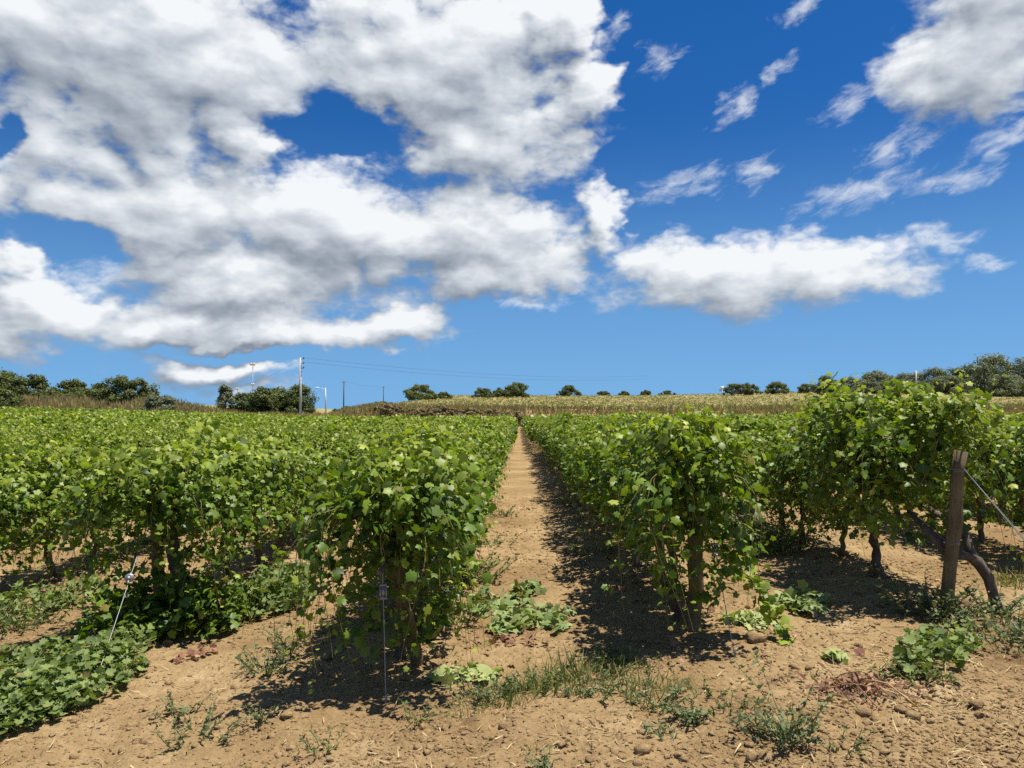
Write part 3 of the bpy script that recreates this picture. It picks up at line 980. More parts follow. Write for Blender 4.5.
for side, rows in (('L', ROWS_L[:6]), ('R', ROWS_R[:5])):
    for k, x in enumerate(rows):
        where = '%s row %s of the dirt path' % (NTH[k], 'left' if side == 'L' else 'right')
        y = HEAD[x] + 5.1
        i = 0
        while y < 36:
            px = x / y * FPX
            if abs(px) < 540:
                lab = ('grey trellis post, %s along the %s' % (NTH[i + 1], where)) if i < 2 else 'grey trellis post farther back, %s' % where
                o = thing('trellis_post', lab, 'post', (x, y, gz(x, y)), 0, 'grey trellis posts along the rows')
                link('shaft', post_mesh((0, 0, -0.2), (0.01, 0, 1.28), 0.035, M_GREYPOST, 40 + i + k * 7, 8), o)
                link('wire_band', wire_band((0.005, 0, 0.85), 0.038), o)
            y += 5.2
            i += 1
        mb = MB()
        y0 = HEAD[x]; y1 = 60
        ys = np.linspace(y0, y1, 24)
        for hz in (0.74, 1.12):
            zs = ground(np.full(24, x), ys) + hz
            tube(mb, np.stack([np.full(24, x + 0.03), ys, zs], 1), 0.0022, 4, cap=False)
        tag(link('trellis_wire', mb.mesh('trellis_wire', M_WIRE, True)), 'pair of taut trellis wires carrying the %s' % where, 'wire', 'trellis wires of the rows')

# ------------------------------------------------------------------ trees, shrubs
def tree_mesh(seed, w, h, kind, trunk_h=0.12):
    """crown of leaf clumps on limbs; w, h in metres"""
    rng = np.random.default_rng(seed)
    tk = MB(); cr = MB()
    th = h * trunk_h
    tube(tk, [(0, 0, -0.3), (0.02 * w, 0, th * 0.5), (0, 0.02 * w, th), (0.03 * w, 0, h * 0.6)], [0.045 * h * 0.6 + 0.05, 0.035 * h * 0.6 + 0.03, 0.03 * h * 0.6 + 0.02, 0.02], 8, jitter=0.1, rng=rng)
    nc = int(np.clip(24 + w * 5, 30, 75))
    for i in range(nc):
        a = rng.uniform(0, 2 * math.pi); u = rng.uniform(-0.2, 1)  if kind != 'upright' else rng.uniform(0, 1)
        prof = math.sqrt(max(0.05, 1 - (max(u, 0) ** 2))) if kind != 'upright' else (1 - 0.75 * u)
        r = prof * math.sqrt(rng.uniform(0.15, 1)) * w * 0.42
        bump = 1 + 0.22 * math.sin(a * 2 + seed) + 0.15 * math.sin(a * 5 + seed * 2)
        c = np.array([math.cos(a) * r * bump, math.sin(a) * r * bump, th * 0.8 + (h - th) * (0.12 + 0.74 * max(u, -0.1)) * rng.uniform(0.86, 1.08)])
        if i % 2 == 0:
            tube(tk, [(0, 0, th * 0.8), c * np.array([0.5, 0.5, 0.75]), c], [0.02 * h * 0.6 + 0.015, 0.02, 0.008], 5, cap=False)
        cs = rng.uniform(0.11, 0.21) * min(w, h * 1.1)
        n = 130
        d = unit(rng.normal(0, 1, (n, 3)))
        P = c + d * cs * rng.uniform(0.35, 1.05, (n, 1)) * np.array([1.15, 1.15, 0.8])
        Nn = d + np.array([0, 0, 0.5]) + rng.normal(0, 0.5, (n, 3))
        T = rng.normal(0, 1, (n, 3))
        br = np.clip(rng.normal(0.45, 0.10), 0, 1)
        C = np.stack([np.clip(rng.normal(br, 0.18, n), 0, 1), np.zeros(n), np.zeros(n)], 1)
        ls = 0.055 * min(w, h) ** 0.6 + 0.07
        scatter(cr, MIDLEAF, P, Nn, T, ls * rng.uniform(0.7, 1.4, n), C, rng.uniform(0, 1.5, n))
    lm = {'dark': M_TREE, 'olive': M_OLIVE, 'upright': M_OLIVE, 'scrub': M_SCRUB}[kind]
    return tk.mesh('tree_trunk', M_TREEBARK, True), cr.mesh('tree_crown', lm)


def plant_tree(name, label, cat, bearing, dist, w, h, kind, seed, group, sink=0.0):
    x = math.tan(R(bearing)) * dist
    y = dist
    o = thing(name, label, cat, (x, y, gz(x, y) - sink), seed * 1.3, group)
    tk, cr = tree_mesh(seed, w, h, kind)
    link('trunk', tk, o)
    link('crown', cr, o)
    return o


# bearing from the camera (degrees), distance, width, height, kind, label
FAR = 'trees beyond the vineyard'
TREES = [
    ('tree', -33.8, 116, 5.5, 5.6, 'dark', 'dark green tree at the far left edge of the view'),
    ('tree', -32.4, 114, 5.0, 5.0, 'dark', 'round dark tree second from the left on the grassy bank'),
    ('shrub', -34.0, 104, 4.2, 4.0, 'dark', 'low bright green shrub below the leftmost trees by the vines'),
    ('tree', -30.0, 116, 5.6, 4.0, 'dark', 'broad dark shrub tree in the middle of the left bank'),
    ('tree', -28.6, 130, 3.4, 3.9, 'dark', 'small far tree peeping between two bushes on the left bank'),
    ('tree', -27.0, 110, 7.2, 4.2, 'dark', 'widest dome shaped bush on the dry grass of the left bank'),
    ('shrub', -25.4, 104, 2.1, 2.9, 'upright', 'small grey green shrub right of the dome shaped bush'),
    ('shrub', -24.4, 105, 2.4, 2.7, 'upright', 'spiky grey green shrub at the right foot of the left bank'),
    ('tree', -20.8, 118, 2.6, 4.3, 'upright', 'pointed dark shrub under the small pole with crossarm'),
    ('tree', -19.4, 120, 4.0, 3.1, 'dark', 'low round tree between the pointed shrub and tree clump'),
    ('tree', -18.2, 118, 3.6, 4.2, 'dark', 'dark tree under the tall lamp mast'),
    ('tree', -17.2, 122, 4.4, 4.3, 'dark', 'dark tree just left of the tall utility pole'),
    ('tree', -15.9, 119, 4.6, 4.7, 'dark', 'tallest dark tree directly behind the tall utility pole'),
    ('shrub', -12.4, 150, 5.0, 1.7, 'dark', 'low flat bush right of the white street lamp'),
    ('tree', -9.9, 165, 5.2, 3.0, 'dark', 'small rounded tree left of the pale leaning bush'),
    ('tree', -7.2, 170, 8.4, 3.5, 'dark', 'wide sloping tree left of the path on the field crest'),
    ('shrub', -5.4, 178, 4.4, 1.7, 'dark', 'low bush trailing right from the wide sloping tree'),
    ('tree', -2.6, 200, 4.4, 2.7, 'dark', 'small dark tree left of the largest crest tree above the path'),
    ('tree', -1.4, 205, 3.8, 2.6, 'dark', 'little dark tree touching the largest crest tree above the path'),
    ('tree', -0.1, 205, 8.2, 4.0, 'dark', 'largest round tree on the crest straight above the path'),
    ('tree', 3.9, 225, 5.8, 3.2, 'dark', 'lone rounded tree on the crest right of the path'),
    ('shrub', 6.4, 255, 5.0, 1.9, 'dark', 'first of four tiny far bushes right of the lone tree'),
    ('shrub', 7.9, 260, 4.2, 2.0, 'dark', 'second of four tiny far bushes right of the lone tree'),
    ('shrub', 9.5, 260, 4.6, 2.2, 'dark', 'third of four tiny far bushes right of the lone tree'),
    ('shrub', 11.0, 260, 6.0, 1.9, 'dark', 'last of four tiny far bushes right of the lone tree'),
    ('tree', 16.2, 215, 8.4, 3.7, 'dark', 'dark round tree beside the little white sign on the crest'),
    ('tree', 18.6, 218, 7.4, 3.5, 'dark', 'dark round tree next right from the one by the sign'),
    ('tree', 20.6, 222, 5.6, 2.9, 'dark', 'low dark tree left of the taller upright crest tree'),
    ('tree', 21.8, 210, 5.0, 5.0, 'dark', 'taller upright dark tree where the grey green wood begins'),
    ('tree', 23.4, 220, 9.0, 4.4, 'olive', 'low pale grey green tree starting the wood on the right'),
    ('tree', 25.0, 212, 9.0, 6.2, 'olive', 'rounded grey green tree left of the tall leafy vine tips'),
    ('tree', 26.8, 215, 8.0, 5.4, 'olive', 'grey green tree behind the tall leafy vine tips'),
    ('tree', 28.4, 208, 8.5, 6.8, 'olive', 'grey green tree right behind the thin far pole'),
    ('tree', 30.2, 200, 9.5, 7.4, 'olive', 'grey green tree lower than its tall right neighbour'),
    ('tree', 31.7, 186, 9.5, 9.6, 'olive', 'tallest grey green tree near the right edge of view'),
    ('tree', 33.4, 184, 10.0, 9.2, 'olive', 'grey green tree at the right edge of the view'),
    ('shrub', -31.3, 113, 4.6, 2.6, 'dark', 'low bush between the second tree and the broad shrub tree'),
    ('shrub', -28.9, 112, 4.4, 2.3, 'dark', 'low bush filling the gap left of the dome shaped bush'),
    ('shrub', -25.9, 112, 3.4, 2.4, 'dark', 'low bush against the right side of the dome shaped bush'),
    ('shrub', 24.2, 206, 9.0, 3.4, 'olive', 'low grey green thicket at the left foot of the wood'),
    ('shrub', 26.0, 204, 9.5, 3.8, 'olive', 'low grey green thicket left of the thin far pole'),
    ('shrub', 29.3, 196, 9.5, 4.6, 'olive', 'low grey green thicket right of the thin far pole'),
    ('shrub', 32.6, 178, 9.0, 5.2, 'olive', 'low grey green thicket between the two last tall trees'),
    ('tree', 35.2, 184, 10.0, 9.0, 'olive', 'grey green tree just past the right edge of view'),
]
for i, (nm, be, di, w, h, kd, lab) in enumerate(TREES):
    plant_tree(nm, lab, 'tree' if nm == 'tree' else 'shrub', be, di, w * (1.55 if kd == 'olive' else 1.35 if be < -15 else 1.25), h * (1.07 if kd == 'olive' else 0.92 if be < -22 else 1.05), kd, 300 + i, FAR)

SCRUB = [(-9.6, 103.5, 2.6, 1.3, 'dark brown scrub bush leftmost along the foot of the bank'),
         (-7.6, 102.5, 3.4, 1.4, 'brown scrub bush second from left along the bank foot'),
         (-5.6, 103, 3.6, 1.7, 'brown scrub bush third from left along the bank foot'),
         (-3.7, 102.5, 3.6, 1.8, 'brown scrub bush with green top left of the path end'),
         (-1.9, 103, 3.4, 1.5, 'dark scrub bush just left of the path end'),
         (-0.2, 102.5, 3.2, 1.7, 'dark scrub bush closing off the far end of the path'),
         (1.6, 102.8, 2.6, 1.3, 'small brown scrub bush just right of the path end'),
         (4.6, 103.5, 3.0, 1.3, 'brown scrub bush on the reddish bank right of the path'),
         (9.0, 103.6, 3.2, 1.5, 'brown scrub bush behind the right corner vine tips'),
         (12.0, 103.8, 2.6, 1.1, 'low brown scrub bush far right of the path end'),
         (18.9, 104, 3.2, 1.7, 'dark green scrub bush at the foot of the pale field post')]
for i, (be, di, w, h, lab) in enumerate(SCRUB):
    plant_tree('scrub_bush', lab, 'shrub', be, di, w * 1.6, h * 1.15, 'scrub', 600 + i, 'scrub bushes along the bank')

# dry grass on the banks
rng = np.random.default_rng(77)
dg = MB()
def bank_grass(n, x0, x1, y0, y1, h0, h1, green, brown):
    x = rng.uniform(x0, x1, n); y = rng.uniform(y0, y1, n)
    patch = fbm(x * 0.25, y * 0.25, 51, 3)
    z = ground(x, y)
    k = 5
    xx = np.repeat(x, k) + rng.normal(0, 0.12, n * k); yy = np.repeat(y, k) + rng.normal(0, 0.12, n * k); zz = np.repeat(z, k)
    m = n * k
    T = np.stack([rng.normal(0, 0.35, m), rng.normal(0, 0.35, m), np.ones(m)], 1)
    Nn = np.stack([rng.normal(0, 1, m), rng.normal(0, 1, m), np.full(m, 0.3)], 1)
    h = rng.uniform(h0, h1, m) * np.repeat(1 + 0.8 * patch, k)
    C = np.stack([np.clip(rng.normal(0.5, 0.25, m) + np.repeat(patch, k) * 0.6, 0, 1), np.clip(np.repeat(patch * 1.4 + green, k), 0, 1) * rng.random(m),
                  np.clip(np.repeat(-patch * 1.6 + brown, k), 0, 1) * rng.random(m)], 1)
    wide = (BLADE[0] * np.array([2.2, 1, 1]), BLADE[1])
    scatter(dg, wide, np.stack([xx, yy, zz - 0.02], 1), Nn, T, h, C)
bank_grass(7500, -90, -43, 97, 112, 0.6, 1.4, 0.18, -0.05)
bank_grass(2500, -46, -20, 98, 120, 0.3, 0.8, 0.1, 0.1)
bank_grass(9000, -24, 80, 99.5, 109, 0.35, 0.85, 0.05, 0.2)
tag(link('dry_grass', dg.mesh('dry_grass', M_DRYGRASS)), 'tall dry straw coloured grass covering the banks beyond the vines', 'dry grass', kind='stuff')

# thin crop on the raised field
fc = MB()
n = 11000
y = 108 + 135 * rng.random(n) ** 1.3
x = rng.uniform(-0.2, 1, n) * (y * 0.78)
x = np.round(x / 1.1) * 1.1 + rng.normal(0, 0.15, n)
z = ground(x, y)
ok = x > -22
x, y, z = x[ok], y[ok], z[ok]; n = len(x)
k = 6
P = np.stack([np.repeat(x, k) + rng.normal(0, 0.22, n * k), np.repeat(y, k) + rng.normal(0, 0.25, n * k), np.repeat(z, k) + rng.uniform(0, 0.28, n * k)], 1)
m = n * k
pt = np.repeat(rng.normal(0.40, 0.16, n) + 0.9 * fbm(x * 0.06, y * 0.05, 88, 3), k)
C = np.stack([np.clip(rng.normal(0, 0.18, m) + pt, 0, 1), rng.random(m) * 0.3, (rng.random(m) < 0.5) * rng.uniform(0.3, 1, m)], 1)
scatter(fc, MIDLEAF, P, rng.normal(0, 0.7, (m, 3)) + np.array([0, -0.3, 0.6]), rng.normal(0, 1, (m, 3)), rng.uniform(0.10, 0.22, m), C, np.ones(m))
tag(link('field_crop', fc.mesh('field_crop', M_CROP)), 'thin yellow green crop covering the raised field behind the vineyard', 'crop', kind='stuff')

# ------------------------------------------------------------------ poles and lamps
def polar(b, d):
    x = math.tan(R(b)) * d
    return x, d, gz(x, d)


POLES = 'poles and masts on the skyline'
x, y, z = polar(-15.75, 98.5)
o = thing('utility_pole', 'tall grey utility pole with insulators on its right side, in front of trees', 'pole', (x, y, z), 0, POLES)
PTOP = 9.0 - z
mb = MB(); tube(mb, [(0.08, 0, -0.5), (0.02, 0, 4), (-0.04, 0, PTOP)], [0.19, 0.16, 0.125], 12)
link('shaft', mb.mesh('pole_shaft', M_CONC, True), o)
for i, zz in enumerate((PTOP - 0.15, PTOP - 0.75, PTOP - 1.35)):
    mb = MB(); tube(mb, [(-0.04, 0, zz), (0.42, 0, zz)], [0.05, 0.04], 6)
    a = link('bracket', mb.mesh('bracket', M_DARKPOLE, True), o)
    mb = MB(); tube(mb, [(0.40, 0, zz), (0.40, 0, zz + 0.08), (0.40, 0, zz + 0.14), (0.40, 0, zz + 0.22)], [0.05, 0.085, 0.055, 0.075], 8)
    link('insulator', mb.mesh('insulator', M_BLACK, True), a)
UP = (x, y, z)

x, y, z = polar(-12.7, 160)
o = thing('utility_pole', 'thin dark pole standing behind the low bush right of the street lamp', 'pole', (x, y, z), 0, POLES)
h = 8.8 - z
mb = MB(); tube(mb, [(0, 0, -0.5), (0, 0, h)], [0.15, 0.10], 8); link('shaft', mb.mesh('pole_shaft', M_DARKPOLE, True), o)
mb = MB(); tube(mb, [(-0.35, 0, h - 0.4), (0.35, 0, h - 0.4)], [0.05, 0.05], 6); link('crossarm', mb.mesh('crossarm', M_DARKPOLE, True), o)
P2 = (x, y, z + h)
x, y, z = polar(-9.85, 185)
o = thing('utility_pole', 'short dark pole tip above the small rounded tree', 'pole', (x, y, z), 0, POLES)
h = 8.6 - z
mb = MB(); tube(mb, [(0, 0, -0.5), (0, 0, h)], [0.14, 0.08], 8); link('shaft', mb.mesh('pole_shaft', M_DARKPOLE, True), o)
mb = MB(); tube(mb, [(-0.3, 0, h - 0.3), (0.3, 0, h - 0.3)], [0.05, 0.05], 6); link('crossarm', mb.mesh('crossarm', M_DARKPOLE, True), o)
P3 = (x, y, z + h)
x, y, z = polar(-20.9, 140)
o = thing('utility_pole', 'small pale pole with two crossarms above the pointed dark shrub', 'pole', (x, y, z), 0, POLES)
h = 6.4 - z
mb = MB(); tube(mb, [(0, 0, -0.5), (0, 0, h)], [0.20, 0.16], 8); link('shaft', mb.mesh('pole_shaft', M_CONC, True), o)
for dz in (0.35, 1.1):
    mb = MB(); tube(mb, [(-0.75, 0, h - dz), (0.75, 0, h - dz)], [0.08, 0.08], 6); link('crossarm', mb.mesh('crossarm', M_DARKPOLE, True), o)
    for s in (-0.65, 0.65):
        mb = MB(); tube(mb, [(s, 0, h - dz), (s, 0, h - dz + 0.3)], [0.07, 0.05], 6); link('insulator', mb.mesh('insulator', M_BLACK, True), o)
P4 = (x, y, z + h)
x, y, z = polar(27.35, 190)
o = thing('utility_pole', 'pale pole with crossarm rising from the wood behind the tall vine tips', 'pole', (x, y, z), 0, POLES)
h = 12.6 - z
mb = MB(); tube(mb, [(0, 0, -0.5), (0, 0, h)], [0.22, 0.17], 8); link('shaft', mb.mesh('pole_shaft', M_CONC, True), o)
for dz in (0.5, 1.7):
    mb = MB(); tube(mb, [(-0.7, 0, h - dz), (0.7, 0, h - dz)], [0.08, 0.08], 6); link('crossarm', mb.mesh('crossarm', M_CONC, True), o)


def lamp_mast(label, b, d, ztop, heads, thin=0.07):
    x, y, z = polar(b, d)
    o = thing('floodlight_mast', label, 'lamp mast', (x, y, z), 0, POLES)
    h = ztop - z
    mb = MB(); tube(mb, [(0, 0, -0.5), (0, 0, h)], [thin * 1.4, thin], 8); link('shaft', mb.mesh('mast_shaft', M_CONC, True), o)
    for hz, s in heads:
        mb = MB()
        tube(mb, [(-0.35 * s, 0, h - hz), (0.35 * s, 0, h - hz)], [0.05, 0.05], 6)
        a = link('lamp_bracket', mb.mesh('lamp_bracket', M_DARKPOLE, True), o)
        for q in (-1, 1):
            mb = MB()
            tube(mb, [(q * 0.3 * s, 0.06, h - hz + 0.1), (q * 0.3 * s, -0.16, h - hz + 0.0), (q * 0.3 * s, -0.30, h - hz - 0.08)], [0.12 * s, 0.30 * s, 0.34 * s], 10)
            link('floodlight', mb.mesh('floodlight', M_WHITE, True), a)
    return o


lamp_mast('tallest slender pale mast with white floodlights left of the utility pole', -19.0, 165, 12.6, [(0, 1.0), (4.3, 0.7)])
lamp_mast('faint short lamp mast between the crossarm pole and tallest mast', -20.0, 185, 8.0, [(0, 0.8)], 0.05)

x, y, z = polar(-14.0, 112)
o = thing('street_lamp', 'white street lamp with its arm reaching left, right of the utility pole', 'street lamp', (x, y, z), 0, POLES)
h = 5.6 - z
mb = MB(); tube(mb, [(0.1, 0, -0.5), (0.05, 0, h * 0.6), (0, 0, h)], [0.13, 0.10, 0.06], 8); link('shaft', mb.mesh('lamp_shaft', M_WHITE, True), o)
mb = MB(); tube(mb, [(0, 0, h - 0.3), (-0.5, 0, h - 0.02), (-1.0, 0, h + 0.02)], [0.04, 0.035, 0.035], 6); a = link('lamp_arm', mb.mesh('lamp_arm', M_WHITE, True), o)
mb = MB(); tube(mb, [(-0.9, 0, h + 0.02), (-1.1, 0, h + 0.03), (-1.45, 0, h + 0.0), (-1.5, 0, h)], [0.05, 0.11, 0.09, 0.04], 8); link('lamp_head', mb.mesh('lamp_head', M_WHITE, True), a)

x, y, z = polar(14.9, 205)
o = thing('marker_sign', 'tiny white marker sign on a short post on the field crest', 'sign', (x, y, z), 0)
mb = MB(); tube(mb, [(0, 0, -0.3), (0, 0, 2.0)], [0.09, 0.08], 6); link('post', mb.mesh('sign_post', M_WHITE, True), o)
mb = MB()
bx = np.array([(a, b_, c) for a in (-0.4, 0.4) for b_ in (-0.12, -0.08) for c in (1.9, 2.7)])
mb.add(bx, [(0, 1, 3, 2), (4, 6, 7, 5), (0, 4, 5, 1), (2, 3, 7, 6), (0, 2, 6, 4), (1, 5, 7, 3)])
link('panel', mb.mesh('sign_panel', M_WHITE), o)
x, y, z = polar(18.55, 112)
o = thing('field_stake', 'pale upright stake at the edge of the raised field', 'post', (x, y, z), 0)
mb = MB(); tube(mb, [(0, 0, -0.3), (0, 0, 1.7)], [0.07, 0.06], 8); link('shaft', mb.mesh('stake_shaft', M_GREYPOST, True), o)
mb = MB(); tube(mb, [(0, 0, 1.6), (0, 0, 1.72)], [0.08, 0.08], 8); link('cap', mb.mesh('stake_cap', M_WHITE, True), o)


def cable(name, label, a, b, sag):
    t = np.linspace(0, 1, 22)[:, None]
    pts = np.array(a) * (1 - t) + np.array(b) * t
    pts[:, 2] -= sag * 4 * t[:, 0] * (1 - t[:, 0])
    mb = MB(); tube(mb, pts, 0.012, 4, cap=False)
    tag(link(name, mb.mesh(name, M_DARKPOLE, True)), label, 'power line', 'overhead lines at the utility pole')


ux, uy, uz = UP
cable('power_line', 'top overhead line running right from the tall utility pole', (ux + 0.4, uy, uz + PTOP), (30, 175, 10.6), 1.2)
cable('power_line', 'middle overhead line running right from the tall utility pole', (ux + 0.4, uy, uz + PTOP - 0.55), (30, 175, 9.9), 1.2)
cable('power_line', 'overhead line running left from the tall utility pole to the crossarm pole', (ux - 0.05, uy, uz + PTOP - 0.2), P4, 0.8)
cable('power_line', 'far overhead line between the two thin dark poles', P2, P3, 0.5)

# ------------------------------------------------------------------ weeds, litter and clods in the foreground
def at(px, py):
    """bearing/depression read off the photograph -> a point on the ground"""
    d = 5.0
    for _ in range(14):
        xx = (px - 517) / FPX * d
        d = max(2.5, (EYE - gz(xx, d)) * FPX / (py - 415.0))
    return (px - 517) / FPX * d, d


def mallow_mesh(seed, pts, n, size, height, mat=None):
    """n leaves on petioles spread round the given spots (x, y, radius) about the origin"""
    rng = np.random.default_rng(seed)
    mb = MB()
    w = np.array([p[2] ** 2 for p in pts]); w = w / w.sum()
    idx = rng.choice(len(pts), n, p=w)
    c = np.array(pts)[idx]
    a = rng.uniform(0, 2 * math.pi, n); r = np.sqrt(rng.random(n))
    x = c[:, 0] + np.cos(a) * r * c[:, 2]; y = c[:, 1] + np.sin(a) * r * c[:, 2]
    z = height * (1 - 0.75 * r ** 2.5) * rng.uniform(0.25, 1.0, n) * (1 + 0.5 * fbm(x * 3.5, y * 3.5, seed, 2) * 2.4) + 0.02
    return mb, rng, x, y, z


def mallow(name, label, cat, spots, n, size, height, seed, mat=M_MALLOW, tpl=MALLOW, kind=None, group=None, tint=0.45, age=0.05, dry=0.02):
    cx = float(np.mean([s[0] for s in spots])); cyy = float(np.mean([s[1] for s in spots]))
    mb, rng, x, y, z = mallow_mesh(seed, spots, n, size, height)
    g = ground(x, y)
    z0 = gz(cx, cyy)
    P = np.stack([x - cx, y - cyy, z + g - z0], 1)
    Nn = rng.normal(0, 0.48, (n, 3)) + np.array([0, -0.05, 0.85])
    T = rng.normal(0, 1, (n, 3)) * np.array([1, 1, 0.3])
    s = size * rng.uniform(0.55, 1.25, n)
    C = np.stack([np.clip(rng.normal(tint, 0.28, n), 0, 1), np.clip(rng.normal(age, 0.1, n), 0, 1), (rng.random(n) < dry) * rng.uniform(0.4, 0.9, n)], 1)
    scatter(mb, tpl, P, Nn, T, s, C, rng.uniform(0.3, 1.6, n))
    # petioles for a share of the leaves
    sel = rng.random(n) < 0.35
    root = np.stack([x - cx + rng.normal(0, 0.04, n), y - cyy + rng.normal(0, 0.04, n), g - z0 - 0.01], 1)
    tt = unit(P - root)
    scatter(mb, (BLADE[0][:, :] * np.array([0.6, 1, 0]), BLADE[1]), root[sel], rng.normal(0, 1, (sel.sum(), 3)), tt[sel],
            np.linalg.norm(P - root, axis=1)[sel], C[sel])
    o = link(name, mb.mesh(name, mat), None, (cx, cyy, z0))
    return tag(o, label, cat, group, kind)


mallow('mallow_patch', 'dense low patch of green mallow leaves at the bottom left corner', 'ground cover',
       [(-3.25, 4.45, 0.46), (-3.0, 4.7, 0.40), (-2.82, 4.95, 0.32), (-3.5, 4.3, 0.5), (-2.95, 5.2, 0.30), (-3.05, 5.5, 0.28), (-2.75, 5.3, 0.22), (-2.95, 5.8, 0.22), (-2.85, 4.55, 0.18)],
       4300, 0.052, 0.19, 11, kind='stuff')
mallow('mallow_patch', 'small patch of mallow leaves left of the guy wire on bare soil', 'weed',
       [(-3.62, 5.55, 0.22), (-3.4, 5.6, 0.2)], 320, 0.052, 0.15, 12)
mallow('bindweed_clump', 'tangle of vine leaves round the foot of the thick trunk', 'ground cover',
       [(-2.95, 6.25, 0.36), (-2.65, 6.3, 0.36), (-3.2, 6.1, 0.3), (-2.5, 6.45, 0.25)], 900, 0.075, 0.40, 13, M_VINE, GRAPE, 'stuff')
mallow('mallow_patch', 'patch of mallow leaves right of the thick trunk along the second row', 'ground cover',
       [(-2.35, 6.9, 0.34), (-2.2, 7.3, 0.3), (-2.1, 7.0, 0.22), (-2.3, 7.7, 0.3)], 1300, 0.058, 0.28, 14, kind='stuff')
mallow('mallow_patch', 'dark low leaves at the left edge under the third row', 'weed',
       [(-4.6, 7.3, 0.3), (-4.3, 7.6, 0.28)], 520, 0.06, 0.28, 15)


def leaf_pile(label, spots, n, size, seed, tint=0.6, age=0.35, dry=0.08, mat=None, height=0.07, group='piles of pruned vine leaves'):
    return mallow('leaf_pile', label, 'leaf pile', spots, n, size, height, seed, mat or M_CUT, GRAPE, None, group, tint, age, dry)


def sp(*pp):
    out = []
    for px, py, r in pp:
        a = at(px, py)
        out.append((a[0], a[1], r))
    return out


leaf_pile('large heap of wilting green vine leaves in the middle of the path', sp((492, 612, 0.2), (522, 622, 0.2), (548, 612, 0.18), (515, 600, 0.16), (528, 592, 0.15), (486, 598, 0.12), (556, 626, 0.12), (505, 630, 0.14)), 430, 0.075, 21, 0.38, 0.22, 0.12, height=0.07)
leaf_pile('flat strip of pale cut leaves in front of the left corner vine', sp((445, 676, 0.10), (462, 674, 0.12), (482, 673, 0.12)), 70, 0.085, 22, 0.9, 0.7, 0.02, height=0.03)
leaf_pile('pale cut leaves beside the trailing shoot right of the shaded vine', sp((738, 620, 0.13), (750, 621, 0.13)), 110, 0.075, 23, 0.9, 0.7, 0.02, height=0.04)
leaf_pile('cut green vine leaves half in shade right of the trailing shoot', sp((785, 605, 0.18), (805, 598, 0.15), (800, 612, 0.14), (770, 612, 0.1)), 130, 0.095, 24, 0.5, 0.35, 0.03, height=0.09)
leaf_pile('few pale torn leaves on bare soil beyond the red leaf heap', sp((832, 656, 0.08),), 22, 0.07, 25, 0.9, 0.8, 0.1, height=0.03)
leaf_pile('few withered leaves below the heap of wilting green leaves', sp((505, 640, 0.12), (535, 640, 0.1)), 30, 0.05, 26, 0.3, 0.1, 0.4, M_REDLEAF, height=0.04)
leaf_pile('scattered red withered leaves at the foot of the left thick trunk', sp((195, 656, 0.10), (210, 650, 0.08)), 30, 0.05, 27, 0.4, 0.0, 0.2, M_REDLEAF, height=0.04)

# heap of red withered canes and leaves
cx, cyy = at(855, 684)
rng = np.random.default_rng(31)
o = thing('withered_cane_heap', 'reddish heap of withered leaves and dry canes on bare soil at right', 'leaf pile', (cx, cyy, gz(cx, cyy)))
mb = MB()
n = 420
a = rng.uniform(0, 6.28, n); r = np.abs(rng.normal(0, 0.17, n))
x = np.cos(a) * r * 1.3; y = np.sin(a) * r * 0.8
P = np.stack([x, y, ground(cx + x, cyy + y) - gz(cx, cyy) + 0.01 + 0.07 * np.exp(-(r / 0.13) ** 2) * rng.random(n)], 1)
scatter(mb, LANCE, P, rng.normal(0, 0.7, (n, 3)) + np.array([0, 0, 0.7]), rng.normal(0, 1, (n, 3)) * np.array([1, 1, 0.5]), rng.uniform(0.03, 0.085, n),
        np.stack([rng.random(n), np.zeros(n), (rng.random(n) < 0.3) * 0.8], 1), rng.uniform(0.5, 3, n))
link('leaves', mb.mesh('withered_leaves', M_REDLEAF), o)
for i in range(9):
    mb = MB()
    a = rng.uniform(-0.4, 3.4); L = rng.uniform(0.18, 0.42)
    c = np.array([rng.normal(0, 0.08), rng.normal(0, 0.05)])
    t = np.linspace(-0.5, 0.5, 6)
    xx = c[0] + np.cos(a) * t * L + rng.normal(0, 0.008, 6); yy = c[1] + np.sin(a) * t * L
    zz = ground(cx + xx, cyy + yy) - gz(cx, cyy) + 0.012 + 0.07 * rng.random() * np.exp(-(t * 3) ** 2)
    tube(mb, np.stack([xx, yy, zz], 1), 0.004, 5)
    link('cane', mb.mesh('dry_cane', M_STRAW if i < 3 else M_REDLEAF, True), o)


def grass_tuft(label, px, py, rad, n, h, seed, dry=0.2, group='grass tufts on the headland', spread=1.0):
    x, y = at(px, py)
    rng = np.random.default_rng(seed)
    o = thing('grass_tuft', label, 'grass tuft', (x, y, gz(x, y) - 0.01), 0, group)
    mb = MB()
    a = rng.uniform(0, 6.28, n); r = rad * np.sqrt(rng.random(n))
    bx = np.cos(a) * r * spread; by = np.sin(a) * r
    bz = ground(x + bx, y + by) - gz(x, y)
    P = np.stack([bx, by, bz], 1)
    T = np.stack([np.cos(a) * 0.4, np.sin(a) * 0.4, np.ones(n)], 1) + rng.normal(0, 0.62, (n, 3))
    Nn = np.stack([-np.cos(a), -np.sin(a), np.full(n, 0.4)], 1) + rng.normal(0, 0.5, (n, 3))
    C = np.stack([np.clip(rng.normal(0.5, 0.25, n), 0, 1), rng.random(n) * 0.3, (rng.random(n) < dry) * rng.uniform(0.5, 1, n)], 1)
    wide = (BLADE[0] * np.array([0.8, 1, 1.4]), BLADE[1])
    scatter(mb, wide, P, Nn, T, h * rng.uniform(0.3, 1.0, n), C, rng.uniform(-2, 3, n))
    link('blades', mb.mesh('grass_blades', M_GRASS), o)
    return o


